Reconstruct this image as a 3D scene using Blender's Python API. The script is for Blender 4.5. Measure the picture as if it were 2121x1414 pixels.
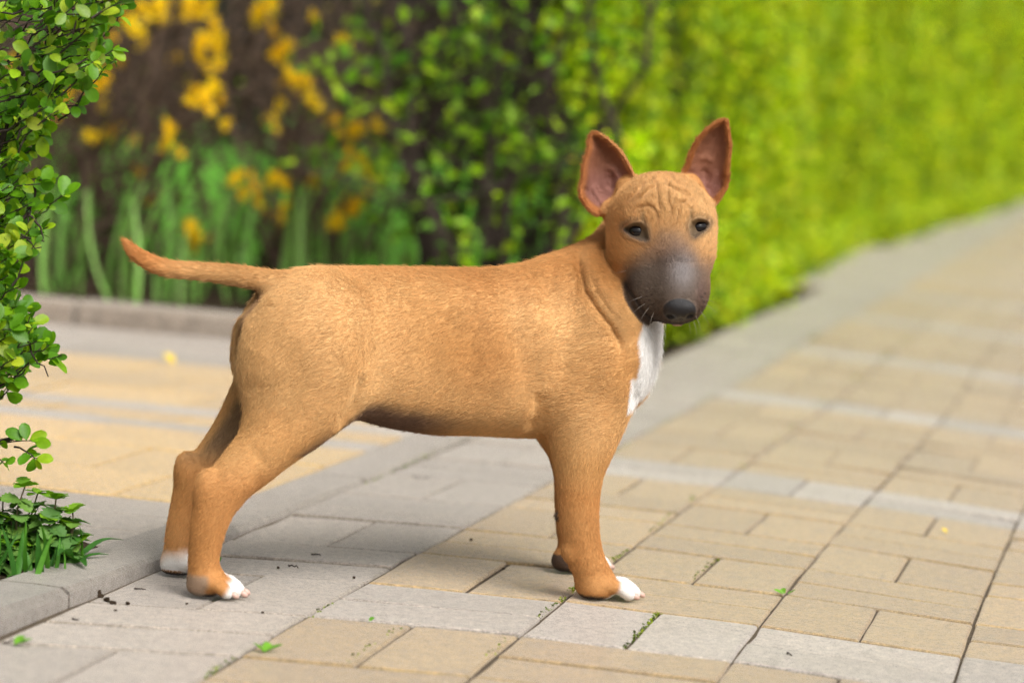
import bpy, bmesh, math, random
import numpy as np
from mathutils import Vector, Matrix

# ------------------------------------------------------------------ camera, sky, sun, exposure
sc = bpy.context.scene
for o in list(bpy.data.objects):
    bpy.data.objects.remove(o)

F_PX = 6066.9                      # focal length in pixels of a 2121 px wide frame
CAM = np.array([0.74204, -2.80178, 0.49587])
YAW, PITCH, ROLL = -0.213227, -0.083297, 0.073503
_f = np.array([math.sin(YAW) * math.cos(PITCH), math.cos(YAW) * math.cos(PITCH), math.sin(PITCH)])
_r = np.array([math.cos(YAW), -math.sin(YAW), 0.0])
_u = np.cross(_r, _f)
C_RIGHT = math.cos(ROLL) * _r + math.sin(ROLL) * _u
C_UP = -math.sin(ROLL) * _r + math.cos(ROLL) * _u
C_FWD = _f

cam_data = bpy.data.cameras.new("camera")
cam = bpy.data.objects.new("camera", cam_data)
sc.collection.objects.link(cam)
mw = Matrix(((C_RIGHT[0], C_UP[0], -C_FWD[0], CAM[0]),
             (C_RIGHT[1], C_UP[1], -C_FWD[1], CAM[1]),
             (C_RIGHT[2], C_UP[2], -C_FWD[2], CAM[2]),
             (0, 0, 0, 1)))
cam.matrix_world = mw
cam_data.sensor_width = 36.0
cam_data.lens = 36.0 * F_PX / 2121.0
cam_data.clip_start = 0.05
cam_data.clip_end = 400.0
cam_data.dof.use_dof = True
cam_data.dof.focus_distance = 2.90
cam_data.dof.aperture_fstop = 4.0
cam_data.dof.aperture_blades = 0
sc.camera = cam

SUN_EL, SUN_AZ = math.radians(50), math.radians(-44)       # bright haze to the right of the path
sun_dir = np.array([math.cos(SUN_EL) * math.cos(SUN_AZ), math.cos(SUN_EL) * math.sin(SUN_AZ), math.sin(SUN_EL)])
world = bpy.data.worlds.new("World")
sc.world = world
world.use_nodes = True
nt = world.node_tree
nt.nodes.clear()
sky = nt.nodes.new("ShaderNodeTexSky")
sky.sky_type = 'NISHITA'
sky.sun_disc = False
sky.sun_elevation = SUN_EL
sky.sun_rotation = math.atan2(sun_dir[0], sun_dir[1])
sky.air_density = 1.0
sky.dust_density = 6.0
sky.ozone_density = 1.0
hs = nt.nodes.new("ShaderNodeHueSaturation")            # thin high cloud: a whiter sky
hs.inputs["Saturation"].default_value = 0.16
bg = nt.nodes.new("ShaderNodeBackground")
bg.inputs["Strength"].default_value = 0.10
wo = nt.nodes.new("ShaderNodeOutputWorld")
nt.links.new(sky.outputs[0], hs.inputs["Color"])
nt.links.new(hs.outputs[0], bg.inputs["Color"])
nt.links.new(bg.outputs[0], wo.inputs["Surface"])

sun_data = bpy.data.lights.new("sun", 'SUN')
sun_data.energy = 1.9
sun_data.angle = math.radians(36)
sun_data.color = (1.0, 0.96, 0.90)
sun = bpy.data.objects.new("sun", sun_data)
sc.collection.objects.link(sun)
sun.rotation_euler = Vector(-sun_dir).to_track_quat('-Z', 'Y').to_euler()

sc.view_settings.view_transform = 'Standard'
sc.view_settings.look = 'None'
sc.view_settings.gamma = 1.0
sc.view_settings.exposure = 0.62
sc.cycles.use_denoising = True
sc.cycles.denoising_prefilter = 'FAST'
try:
    sc.cycles.denoiser = 'OPENIMAGEDENOISE'
except Exception:
    pass
sc.cycles.max_bounces = 6
sc.cycles.diffuse_bounces = 3
sc.cycles.glossy_bounces = 2
sc.cycles.transmission_bounces = 3
sc.cycles.transparent_max_bounces = 6
sc.cycles.use_adaptive_sampling = True
sc.cycles.adaptive_threshold = 0.006
try:
    sc.cycles_curves.shape = 'RIBBONS'
except Exception:
    pass

# ------------------------------------------------------------------ helpers
rng = np.random.default_rng(7)
random.seed(7)
COL = sc.collection


def at(px, py, depth):
    """World point that lies `depth` metres in front of the camera plane on the line of a photograph pixel."""
    d = C_RIGHT * ((px - 1060.5) / F_PX) - C_UP * ((py - 707.0) / F_PX) + C_FWD
    return CAM + d * depth


def pix(P):
    q = np.asarray(P, float) - CAM
    z = q @ C_FWD
    return 1060.5 + F_PX * (q @ C_RIGHT) / z, 707.0 - F_PX * (q @ C_UP) / z, z


def tag(o, label=None, cat=None, group=None, kind=None):
    if label: o["label"] = label
    if cat: o["category"] = cat
    if group: o["group"] = group
    if kind: o["kind"] = kind
    return o


def link(name, data, parent=None, loc=None):
    o = bpy.data.objects.new(name, data)
    COL.objects.link(o)
    if parent is not None:
        o.parent = parent
    if loc is not None:
        o.location = loc
    return o


def empty(name, loc, rz=0.0):
    o = link(name, None, None, loc)
    o.rotation_euler = (0, 0, rz)
    o.empty_display_size = 0.1
    return o


def mesh_data(name, V, faces, mat=None, smooth=False, mats=None, mat_idx=None):
    me = bpy.data.meshes.new(name)
    V = np.asarray(V, np.float32)
    if isinstance(faces, np.ndarray):
        n, k = faces.shape
        me.vertices.add(len(V))
        me.vertices.foreach_set("co", V.ravel())
        me.loops.add(n * k)
        me.loops.foreach_set("vertex_index", faces.astype(np.int32).ravel())
        me.polygons.add(n)
        me.polygons.foreach_set("loop_start", np.arange(0, n * k, k, dtype=np.int32))
        me.polygons.foreach_set("loop_total", np.full(n, k, np.int32))
    else:
        me.from_pydata([tuple(map(float, v)) for v in V], [], faces)
    for m in (mats or ([mat] if mat else [])):
        me.materials.append(m)
    if mat_idx is not None:
        me.polygons.foreach_set("material_index", np.asarray(mat_idx, np.int32))
    if smooth:
        me.polygons.foreach_set("use_smooth", np.ones(len(me.polygons), bool))
    me.update(calc_edges=True)
    return me


def set_color(me, name, rgb, domain='POINT'):
    a = me.attributes.new(name, 'FLOAT_COLOR', domain)
    c = np.ones((len(rgb), 4), np.float32)
    c[:, :3] = rgb
    a.data.foreach_set("color", c.ravel())


def srgb(r, g, b):
    def f(v):
        v /= 255.0
        return v / 12.92 if v <= 0.04045 else ((v + 0.055) / 1.055) ** 2.4
    return (f(r), f(g), f(b))


class NT:
    """Small material builder."""
    def __init__(self, name):
        self.m = bpy.data.materials.new(name)
        self.m.use_nodes = True
        self.t = self.m.node_tree
        self.b = self.t.nodes["Principled BSDF"]
        self.out = self.t.nodes["Material Output"]

    def n(self, typ, **kw):
        x = self.t.nodes.new(typ)
        for k, v in kw.items():
            setattr(x, k, v)
        return x

    def l(self, a, b):
        self.t.links.new(a, b)

    def noise(self, scale, detail=4, rough=0.6, vec=None, dim='3D'):
        x = self.n("ShaderNodeTexNoise")
        x.inputs["Scale"].default_value = scale
        x.inputs["Detail"].default_value = detail
        x.inputs["Roughness"].default_value = rough
        if vec is not None:
            self.l(vec, x.inputs["Vector"])
        return x

    def ramp(self, fac, stops):
        x = self.n("ShaderNodeValToRGB")
        e = x.color_ramp.elements
        while len(e) < len(stops):
            e.new(0.5)
        for i, (p, c) in enumerate(stops):
            e[i].position = p
            e[i].color = (*c, 1) if len(c) == 3 else c
        self.l(fac, x.inputs[0])
        return x

    def mix(self, fac, a, b, typ='MIX'):
        x = self.n("ShaderNodeMix", data_type='RGBA', blend_type=typ)
        for s, v in ((0, fac), (6, a), (7, b)):
            if isinstance(v, bpy.types.NodeSocket):
                self.l(v, x.inputs[s])
            elif s == 0:
                x.inputs[0].default_value = v
            else:
                x.inputs[s].default_value = (*v, 1)
        return x.outputs[2]

    def bump(self, h, strength=0.3, dist=0.002):
        x = self.n("ShaderNodeBump")
        x.inputs["Strength"].default_value = strength
        x.inputs["Distance"].default_value = dist
        self.l(h, x.inputs["Height"])
        self.l(x.outputs[0], self.b.inputs["Normal"])
        return x

    def set(self, **kw):
        for k, v in kw.items():
            self.b.inputs[k.replace("_", " ")].default_value = v
        return self

    def pos(self):
        return self.n("ShaderNodeNewGeometry").outputs["Position"]


def catmull(K, n):
    K = np.asarray(K, float)
    out = []
    for i in range(len(K) - 1):
        p0, p1, p2, p3 = K[max(i - 1, 0)], K[i], K[i + 1], K[min(i + 2, len(K) - 1)]
        for t in np.linspace(0, 1, n, endpoint=False):
            out.append(0.5 * ((2 * p1) + (-p0 + p2) * t + (2 * p0 - 5 * p1 + 4 * p2 - p3) * t * t + (-p0 + 3 * p1 - 3 * p2 + p3) * t ** 3))
    out.append(K[-1])
    return np.array(out)


# ------------------------------------------------------------------ ground materials
def ground_mat(name, base, dark, speck=True, stain=(.30, .26, .21), stain_amt=.35, rough=.88, scale=1.0):
    m = NT(name)
    p = m.pos()
    oi = m.n("ShaderNodeObjectInfo")
    big = m.noise(5.0 * scale, 4, .6, p)
    mid = m.noise(38 * scale, 5, .65, p)
    fine = m.noise(330, 4, .8, p)
    grit = m.noise(900, 2, .8, p)
    c = m.mix(mid.outputs[0], dark, base)
    r1 = m.ramp(big.outputs[0], [(.38, (0, 0, 0)), (.68, (1, 1, 1))])
    mu = m.n("ShaderNodeMath", operation='MULTIPLY')
    m.l(r1.outputs[0], mu.inputs[0])
    mu.inputs[1].default_value = stain_amt
    c = m.mix(mu.outputs[0], c, stain)
    tint = m.ramp(oi.outputs["Random"], [(0, (.84, .83, .83)), (.3, (.96, .94, .92)), (.6, (1, 1, 1)), (1, (1.16, 1.14, 1.12))])
    c = m.mix(1.0, c, tint.outputs[0], 'MULTIPLY')
    sp = m.ramp(fine.outputs[0], [(.38, (.46, .44, .42)), (.47, (.98, .98, .98)), (.55, (1.02, 1.02, 1.02)), (.64, (1.5, 1.48, 1.45))])
    c = m.mix(.85, c, m.mix(1.0, c, sp.outputs[0], 'MULTIPLY'))
    mott = m.noise(95, 3, .65, p)
    mo = m.ramp(mott.outputs[0], [(.36, (.74, .73, .71)), (.5, (1, 1, 1)), (.64, (1.20, 1.19, 1.17))])
    c = m.mix(.9, c, m.mix(1.0, c, mo.outputs[0], 'MULTIPLY'))
    gr = m.ramp(grit.outputs[0], [(.36, (.62, .61, .60)), (.5, (1, 1, 1)), (.64, (1.32, 1.32, 1.3))])
    c = m.mix(.8, c, m.mix(1.0, c, gr.outputs[0], 'MULTIPLY'))
    # scattered dark stains with a shape of their own
    st = m.noise(17, 3, .55, p)
    str_ = m.ramp(st.outputs[0], [(.60, (0, 0, 0)), (.72, (1, 1, 1))])
    m2 = m.n("ShaderNodeMath", operation='MULTIPLY')
    m.l(str_.outputs[0], m2.inputs[0])
    m2.inputs[1].default_value = .34
    c = m.mix(m2.outputs[0], c, (.16, .12, .085))
    m.l(c, m.b.inputs["Base Color"])
    m.set(Roughness=.26, Specular_IOR_Level=.9, Sheen_Weight=.55, Sheen_Roughness=.45, Sheen_Tint=(1.0, .94, .88, 1))
    ad = m.n("ShaderNodeMath", operation='ADD')
    m.l(fine.outputs[0], ad.inputs[0])
    m.l(mid.outputs[0], ad.inputs[1])
    m.bump(ad.outputs[0], .7, .003)
    return m.m


M_GREY = ground_mat("paver_grey", srgb(170, 160, 148), srgb(144, 134, 122), stain=srgb(138, 125, 111))
M_PALE = ground_mat("paver_pale_grey", srgb(186, 178, 168), srgb(160, 151, 141), stain=srgb(152, 140, 127))
M_YEL = ground_mat("paver_sand", srgb(182, 154, 104), srgb(157, 130, 84), stain=srgb(153, 128, 94))
M_SLAB = ground_mat("slab_ochre", srgb(216, 180, 106), srgb(196, 158, 90), stain=srgb(184, 150, 98))
M_KERB = ground_mat("kerb_concrete", srgb(138, 130, 120), srgb(100, 93, 85), stain=srgb(92, 84, 76), stain_amt=.6)
M_KERB2 = ground_mat("kerb_far_concrete", srgb(166, 152, 136), srgb(134, 121, 107), stain=srgb(120, 104, 88))

m = NT("joint_sand")
p = m.pos()
n1 = m.noise(60, 4, .6, p)
n2 = m.noise(800, 3, .7, p)
c = m.mix(n1.outputs[0], srgb(60, 52, 43), srgb(128, 115, 97))
sp = m.ramp(n2.outputs[0], [(.3, (.5, .5, .5)), (.7, (1.4, 1.4, 1.4))])
m.l(m.mix(1.0, c, sp.outputs[0], 'MULTIPLY'), m.b.inputs["Base Color"])
m.set(Roughness=.95, Specular_IOR_Level=.1)
m.bump(n2.outputs[0], .8, .003)
M_SAND = m.m

m = NT("soil")
p = m.pos()
n1 = m.noise(9, 4, .6, p)
n2 = m.noise(160, 5, .7, p)
c = m.mix(n1.outputs[0], srgb(52, 42, 33), srgb(98, 82, 64))
sp = m.ramp(n2.outputs[0], [(.3, (.45, .45, .45)), (.7, (1.4, 1.4, 1.4))])
m.l(m.mix(1.0, c, sp.outputs[0], 'MULTIPLY'), m.b.inputs["Base Color"])
m.set(Roughness=.97, Specular_IOR_Level=.1)
m.bump(n2.outputs[0], .9, .012)
M_SOIL = m.m


def leaf_mat(name, trans=.35, rough=.5, rnd=False, spec=.35, cols=None):
    """Leaf with light passing through; colour from the 'tone' attribute or from the object's random number."""
    m = NT(name)
    if cols:
        oi = m.n("ShaderNodeObjectInfo")
        c = m.ramp(oi.outputs["Random"], [(i / (len(cols) - 1), k) for i, k in enumerate(cols)]).outputs[0]
    else:
        c = m.n("ShaderNodeAttribute", attribute_name="tone").outputs["Color"]
    nz = m.noise(140, 3, .6, m.pos())
    c = m.mix(1.0, c, m.ramp(nz.outputs[0], [(.3, (.82, .84, .80)), (.7, (1.14, 1.12, 1.1))]).outputs[0], 'MULTIPLY')
    m.l(c, m.b.inputs["Base Color"])
    m.set(Roughness=rough, Specular_IOR_Level=spec)
    tr = m.n("ShaderNodeBsdfTranslucent")
    m.l(m.mix(1.0, c, (1.25, 1.3, .7), 'MULTIPLY'), tr.inputs["Color"])
    mx = m.n("ShaderNodeMixShader")
    mx.inputs[0].default_value = trans
    m.l(m.b.outputs[0], mx.inputs[1])
    m.l(tr.outputs[0], mx.inputs[2])
    m.l(mx.outputs[0], m.out.inputs["Surface"])
    return m.m


M_LEAF = leaf_mat("leaf_far")
M_BARK = NT("bark").set(Base_Color=(*srgb(52, 41, 34), 1), Roughness=.9).m
M_BARK2 = NT("bark_pale").set(Base_Color=(*srgb(94, 76, 62), 1), Roughness=.9).m
M_PETAL = leaf_mat("petal_yellow", .35, .6, cols=[srgb(252, 214, 4), srgb(255, 226, 20), srgb(248, 204, 2)])

# ------------------------------------------------------------------ ground sheets
ground = link("ground", mesh_data("ground", [(-60, -20, -.045), (60, -20, -.045), (60, 200, -.045), (-60, 200, -.045)], [(0, 1, 2, 3)], M_SOIL))
tag(ground, kind="structure")

CX = (-7.64e-05, -.0010625, -.0080869, .00023089, -5.3655e-05, .0133063, -.0030764)
CY = (.0182865, .0321572, .0699590, -.0159150, -.0330995, -.0274241, .0016799)


def lat(i, j):
    """Corner of the paver lattice (cell 0.2 m), with the slight drift of hand-laid rows."""
    a, b = min(max(i, -1.2), 3.2), min(max(j, -3.0), 18.0) / 5
    t = (1, a, b, a * a, a * b, b * b, b ** 3)
    return np.array([.2 * i + sum(x * y for x, y in zip(CX, t)), .2 * j + sum(x * y for x, y in zip(CY, t))])


def block_mesh(name, corners, mat, r, top=0.0, cham=.0020, depth=.03, jag=.0007, seg=(3, 2)):
    """A paving block: worn chamfered rim, slightly uneven outline and tilt."""
    c = [np.array(k, float) for k in corners]
    ring = []
    for k in range(4):
        a, b = c[k], c[(k + 1) % 4]
        n = seg[0] if np.linalg.norm(b - a) > .14 else seg[1]
        for t in range(n):
            q = a + (b - a) * (t / n)
            if t:
                q = q + r.normal(size=2) * jag
            ring.append(q)
    ring = np.array(ring)
    cen = ring.mean(0)
    k = len(ring)
    inn = []
    for q in ring:
        d = cen - q
        w = cham * r.uniform(.7, 1.5)
        inn.append(q + np.array([math.copysign(min(w, abs(d[0])), d[0]), math.copysign(min(w, abs(d[1])), d[1])]))
    inn = np.array(inn)
    tx, ty = r.normal(size=2) * .004
    z0 = top + r.normal() * .0006
    zt = z0 + (inn[:, 0] - cen[0]) * tx + (inn[:, 1] - cen[1]) * ty
    V = np.concatenate([np.c_[inn, zt], np.c_[ring, zt - cham * .8], np.c_[ring, np.full(k, top - depth)]])
    Fc = [tuple(range(k))] + [(a, k + a, k + (a + 1) % k, (a + 1) % k) for a in range(k)] + [(k + a, 2 * k + a, 2 * k + (a + 1) % k, k + (a + 1) % k) for a in range(k)]
    # the rim runs counter-clockwise when corners do
    return V, Fc


def add_block(name, corners, mat, parent, r, **kw):
    V, Fc = block_mesh(name, corners, mat, r, **kw)
    return link(name, mesh_data(name, V, Fc, mat), parent)


path = link("path", mesh_data("path", [(-.205, -3, -.0032), (1.9, -3, -.0032), (1.9, 60, -.0032), (-.205, 60, -.0032)], [(0, 1, 2, 3)], M_SAND))
tag(path, kind="structure")
p2 = link("path_edge_strip", mesh_data("path_edge_strip", [(-.46, 5.6, -.0050), (-.204, 5.6, -.0050), (-.204, 60, -.0050), (-.46, 60, -.0050)], [(0, 1, 2, 3)], M_SAND))
tag(p2, kind="structure")
br = np.random.default_rng(11)


def inset(c4, g, gv=None):
    """Shrink a block by its half joint: g across the path, gv along it."""
    gv = g if gv is None else gv
    c4 = [np.array(k, float) for k in c4]
    cen = sum(c4) / 4
    out = []
    for k in range(4):
        a, b, d = c4[k], c4[(k + 1) % 4], c4[(k - 1) % 4]
        e1 = (b - a) / np.linalg.norm(b - a)
        e2 = (d - a) / np.linalg.norm(d - a)
        out.append(a + (e1 * g + e2 * gv if k % 2 == 0 else e1 * gv + e2 * g))
    return out


blocks = []
for j in range(-7, 170):
    for i in range(-1 if j < 29 else -2, 9):
        c00, c10, c11, c01 = lat(i, j), lat(i + 1, j), lat(i + 1, j + 1), lat(i, j + 1)
        grey = (i < 0) or ((j + 1) % 6 == 0)
        mat = M_GREY if i < 0 else (M_PALE if grey else M_YEL)
        if (i + j) % 2:      # two blocks lying across
            h0, h1 = (c00 + c01) / 2, (c10 + c11) / 2
            prs = [(c00, c10, h1, h0), (h0, h1, c11, c01)]
        else:                # two blocks lying along the path
            h0, h1 = (c00 + c10) / 2, (c01 + c11) / 2
            prs = [(c00, h0, h1, c01), (h0, c10, c11, h1)]
        for q in prs:
            cen = sum(q) / 4
            px, py, d = pix((cen[0], cen[1], 0))
            if d < .3:
                continue
            seen = -160 < px < 2280 and py < 1560
            blocks.append((seen, d, q, mat, i, j))
blocks.sort(key=lambda b: (not b[0], b[1]))
restV, restF, restM = [], [], []
mats_rest = [M_GREY, M_PALE, M_YEL]
nrest = 0
for n, (seen, d, q, mat, i, j) in enumerate(blocks):
    g = br.uniform(.0012, .0023)
    c4 = inset(q, g, br.uniform(.0028, .0042))
    if n < 300:
        add_block("paver", c4, mat, path, br, depth=.028)
    else:
        z = br.normal() * .0008
        V = [(x, y, z) for x, y in inset(c4, .001)] + [(x, y, -.012) for x, y in c4]
        restV += V
        restF += [tuple(nrest + k for k in f) for f in ((0, 1, 2, 3), (0, 4, 5, 1), (1, 5, 6, 2), (2, 6, 7, 3), (3, 7, 4, 0))]
        restM += [mats_rest.index(mat)] * 5
        nrest += 8
o = link("distant_pavers", mesh_data("distant_pavers", restV, restF, mats=mats_rest, mat_idx=restM), path)
tag(o, kind="stuff")

# kerb beside the path: a low step in front, flush further on
kerb = link("kerb", mesh_data("kerb", [(-.277, -2.6, -.03), (-.203, -2.6, -.03), (-.203, 2.9, -.03), (-.277, 2.9, -.03)], [(0, 1, 2, 3)], M_SAND))
tag(kerb, kind="structure")


def kz(v):
    return float(np.interp(v, [-2.5, -.5, -.25, -.07, .3, .8, 3], [.024, .0185, .0150, .0125, .0050, .002, .0015]))


kj = [-2.35, -1.85, -1.30, -.80, -.275, .235, .75, 1.26, 1.77, 2.28, 2.78]
for k, (v0, v1) in enumerate(zip(kj[:-1], kj[1:])):
    V, Fc = [], []
    nseg = 10
    off = (.0045 if k == 3 else 0.0) + br.normal() * .0008
    for s in range(nseg + 1):
        v = v0 + .0018 + (v1 - v0 - .0036) * s / nseg
        z = kz(v)
        e = br.normal(size=4) * .0012
        ch = .004 + abs(e[2]) * 1.5 + (.004 if (k == 3 and s > 5) else 0)
        x1 = -.2025 - off + e[0] * .6
        x0 = -.2775 + e[1] * .6
        V += [(x0, v, -.03), (x0, v, z - .004), (x0 + .004, v, z), (-.24, v, z + .0008), (x1 - ch, v, z), (x1, v, z - ch * .75), (x1 + .001, v, -.03)]
    for s in range(nseg):
        for a in range(6):
            b = s * 7 + a
            Fc.append((b, b + 1, b + 8, b + 7))
    Fc.append(tuple(range(6, -1, -1)))
    Fc.append(tuple(nseg * 7 + a for a in range(7)))
    link("kerb_stone", mesh_data("kerb_stone", V, Fc, M_KERB if k < 5 else M_GREY), kerb)

# side path of ochre slabs
side = link("side_path", mesh_data("side_path", [(-9, .045, -.005), (-.28, .045, -.005), (-.28, 2.47, -.005), (-9, 2.47, -.005)], [(0, 1, 2, 3)], M_SAND))
tag(side, kind="structure")
rows = [(.05, .170, M_GREY, .30), (.170, .285, M_GREY, .42), (.285, .405, M_GREY, .40), (.405, .620, M_SLAB, .24), (.620, .845, M_SLAB, .24), (.845, 1.050, M_SLAB, .24), (1.050, 1.145, M_PALE, .20),
        (1.145, 1.250, M_SLAB, .20), (1.250, 1.345, M_PALE, .20), (1.345, 1.530, M_SLAB, .24), (1.530, 1.735, M_SLAB, .24), (1.735, 1.950, M_SLAB, .24), (1.950, 2.130, M_GREY, .40), (2.130, 2.300, M_GREY, .40), (2.300, 2.465, M_GREY, .40)]
for ri, (v0, v1, mat, ln) in enumerate(rows):
    u = -.283 - (ri % 2) * ln * .45 * 0 
    first = True
    while u > -3.6:
        l_ = ln * (.55 if (first and ri % 2) else 1)
        first = False
        u2 = u - l_
        c4 = inset([np.array((u2, v0)), np.array((u, v0)), np.array((u, v1)), np.array((u2, v1))], .0022)
        add_block("slab", c4, mat, side, br, depth=.03, cham=.0020)
        u = u2

# far kerb of the planted bed
fk = link("bed_kerb", mesh_data("bed_kerb", [(-9, 2.475, -.03), (-.30, 2.475, -.03), (-.30, 2.565, -.03), (-9, 2.565, -.03)], [(0, 1, 2, 3)], M_SAND))
tag(fk, kind="structure")
u = -.31
while u > -6:
    u2 = u - .95
    V = []
    Fc = []
    prof = [(2.478, -.03), (2.480, .036), (2.487, .043), (2.552, .044), (2.560, .036), (2.562, -.03)]
    for x in (u - .005, u2 + .005):
        dz = br.normal() * .002
        V += [(x, y, z + (dz if z > 0 else 0)) for y, z in prof]
    for a in range(5):
        Fc.append((a, a + 6, a + 7, a + 1))
    Fc += [tuple(range(6)), tuple(range(11, 5, -1))]
    link("kerb_stone", mesh_data("kerb_stone", V, Fc, M_KERB2), fk)
    u = u2

# beds
bed = link("planting_bed", mesh_data("planting_bed", [(-12, 2.56, .02), (-.28, 2.56, .02), (-.28, 5.6, .02), (-.44, 5.75, .02), (-.44, 60, .02), (-12, 60, .02)], [(0, 1, 2, 3, 4, 5)], M_SOIL))
tag(bed, kind="structure")
gx, gy = np.meshgrid(np.linspace(-3.2, -.279, 60), np.linspace(-2.3, .044, 50), indexing='ij')
gz = .004 + .012 * np.clip((-.279 - gx) / .15, 0, 1) + .004 * np.sin(gx * 37) * np.sin(gy * 41) + br.normal(size=gx.shape) * .0022
gz[-1, :] = -.002
V = np.c_[gx.ravel(), gy.ravel(), gz.ravel()]
Fq = np.array([(a * 50 + b, (a + 1) * 50 + b, (a + 1) * 50 + b + 1, a * 50 + b + 1) for a in range(59) for b in range(49)])
fb = link("front_bed", mesh_data("front_bed", V, Fq, M_SOIL, smooth=True))
tag(fb, kind="structure")


# ------------------------------------------------------------------ foliage helpers
def rand_dirs(r, n, up=.3):
    d = r.normal(size=(n, 3))
    d[:, 2] += up
    return d / np.linalg.norm(d, axis=1)[:, None]


def leaf_cloud(name, C, size, tones, r, mat, parent=None, up=.35, aspect=.62, face=None):
    """Many folded leaf blades (4 triangles' worth of real surface each) as one mesh."""
    n = len(C)
    N = rand_dirs(r, n, up)
    if face is not None:
        N = N + face
        N /= np.linalg.norm(N, axis=1)[:, None]
    A = np.cross(N, rand_dirs(r, n, 0))
    A /= np.linalg.norm(A, axis=1)[:, None] + 1e-9
    Bv = np.cross(N, A)
    s = np.asarray(size).reshape(-1, 1) * r.uniform(.6, 1.3, (n, 1))
    w = s * aspect * .5
    base = C - A * s * .5
    tip = C + A * s * .5 - N * s * .12
    l1 = C + Bv * w + N * s * .10 - A * s * .06
    r1 = C - Bv * w + N * s * .10 - A * s * .06
    V = np.stack([base, l1, tip, r1], 1).reshape(-1, 3)
    k = np.arange(n) * 4
    Fc = np.concatenate([np.stack([k, k + 1, k + 2], 1), np.stack([k, k + 2, k + 3], 1)])
    me = mesh_data(name, V, Fc, mat)
    set_color(me, "tone", np.repeat(tones, 4, 0))
    return link(name, me, parent)


def tones(r, n, cols, w=None, jit=.18):
    cols = np.array(cols)
    c = cols[r.choice(len(cols), n, p=w)]
    return np.clip(c * (1 + r.normal(size=(n, 1)) * jit), .002, .95)


def tube_mesh(paths, nside=5):
    """Tapered stems: list of (points, r0, r1)."""
    V, Fc = [], []
    for pts, r0, r1 in paths:
        pts = np.asarray(pts, float)
        n = len(pts)
        b0 = len(V)
        for k in range(n):
            t = pts[min(k + 1, n - 1)] - pts[max(k - 1, 0)]
            t /= np.linalg.norm(t) + 1e-9
            a = np.cross(t, (0.31, .9, .2))
            a /= np.linalg.norm(a) + 1e-9
            b = np.cross(t, a)
            rr = r0 + (r1 - r0) * k / (n - 1)
            for s in range(nside):
                an = 2 * math.pi * s / nside
                V.append(pts[k] + (a * math.cos(an) + b * math.sin(an)) * rr)
        for k in range(n - 1):
            for s in range(nside):
                Fc.append((b0 + k * nside + s, b0 + k * nside + (s + 1) % nside, b0 + (k + 1) * nside + (s + 1) % nside, b0 + (k + 1) * nside + s))
        Fc.append(tuple(b0 + (n - 1) * nside + s for s in range(nside)))
    return V, Fc


def wander(r, p0, p1, n=7, amp=.03):
    p0, p1 = np.array(p0, float), np.array(p1, float)
    L = np.linalg.norm(p1 - p0)
    t = np.linspace(0, 1, n)[:, None]
    off = np.cumsum(r.normal(size=(n, 3)), 0)
    off -= off[0] + (off[-1] - off[0]) * t
    return p0 + (p1 - p0) * t + off * amp * L


# ------------------------------------------------------------------ clipped hedge along the path
hr = np.random.default_rng(21)
hedge = empty("clipped_hedge", (-.55, 2.8, .02))
tag(hedge, "long bright yellow-green clipped hedge running along the left edge of the path", "hedge")
def sines(P, k, seed):
    r = np.random.default_rng(seed)
    out = np.zeros(len(P))
    for _ in range(7):
        d = r.normal(size=3) * np.array([1, 1, .55])
        out += np.sin(P @ d * k * r.uniform(.5, 1.8) + r.uniform(0, 6.28))
    return out / 3.5


def hedge_face(v, z):
    """Outer face of the hedge: rounded bushes that bulge over the path edge, then a stretch set further back."""
    f = np.interp(v, [2.7, 3.2, 4.6, 5.3, 5.8, 7.5, 10, 14, 20, 34], [-.40, -.31, -.28, -.27, -.36, -.42, -.38, -.33, -.30, -.30])
    f = f + .022 * np.sin(v * 4.3 + .6 * np.sin(v * 1.7)) + .03 * np.sin(v * 9.7 + z * 3) + .03 * np.sin(z * 6.5 + v * 2)
    return f - .05 * np.exp(-(z / .07) ** 2)


Cs, Ss = [], []
n = 110000
v = 2.90 + 6.6 * hr.random(n) ** 1.25
z = .02 + 1.40 * hr.random(n)
dep = np.abs(hr.normal(size=n)) * .10
u = hedge_face(v, z) - dep * np.clip((v - 2.9) / .9, .25, 1)
P_ = np.c_[u, v, z]
keep = sines(P_, 16, 1) + .35 * sines(P_, 42, 2) > -.14
Cs.append(P_[keep]); Ss.append(np.full(keep.sum(), .027))
n = 170000
v = 8.0 + 25 * hr.random(n) ** 1.6
z = .02 + 2.1 * hr.random(n)
u = hedge_face(v, z) - np.abs(hr.normal(size=n)) * .12
P_ = np.c_[u, v, z]
keep = sines(P_ * np.array([1, 1, .4]), 9, 3) > -.55
Cs.append(P_[keep]); Ss.append((.030 + .0030 * (v - 8))[keep])
n = 12000
v = 2.85 + 20 * hr.random(n) ** 1.7
z = .005 + .13 * hr.random(n) ** 1.3
u = hedge_face(v, z) + .05 + .03 * hr.normal(size=n)
Cs.append(np.c_[u, v, z]); Ss.append(.022 + .002 * (v - 2.7))
C = np.concatenate(Cs); S = np.concatenate(Ss)
T = tones(hr, len(C), [srgb(170, 194, 6), srgb(138, 172, 6), srgb(196, 206, 12), srgb(88, 130, 8), srgb(206, 190, 20)], [.36, .28, .18, .13, .05])
T = T * (1 + (.34 - .16 * np.clip((C[:, 1] - 4) / 4, 0, 1)) * sines(C * np.array([1, 1, .5]), 9, 9))[:, None].clip(.5, 1.5)
o = leaf_cloud("foliage", C - np.array([-.55, 2.8, .02]), S, T, hr, M_LEAF, hedge, .5, face=np.array([.55, -.2, .2]))
tag(o, kind="stuff")
ps = []
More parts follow.
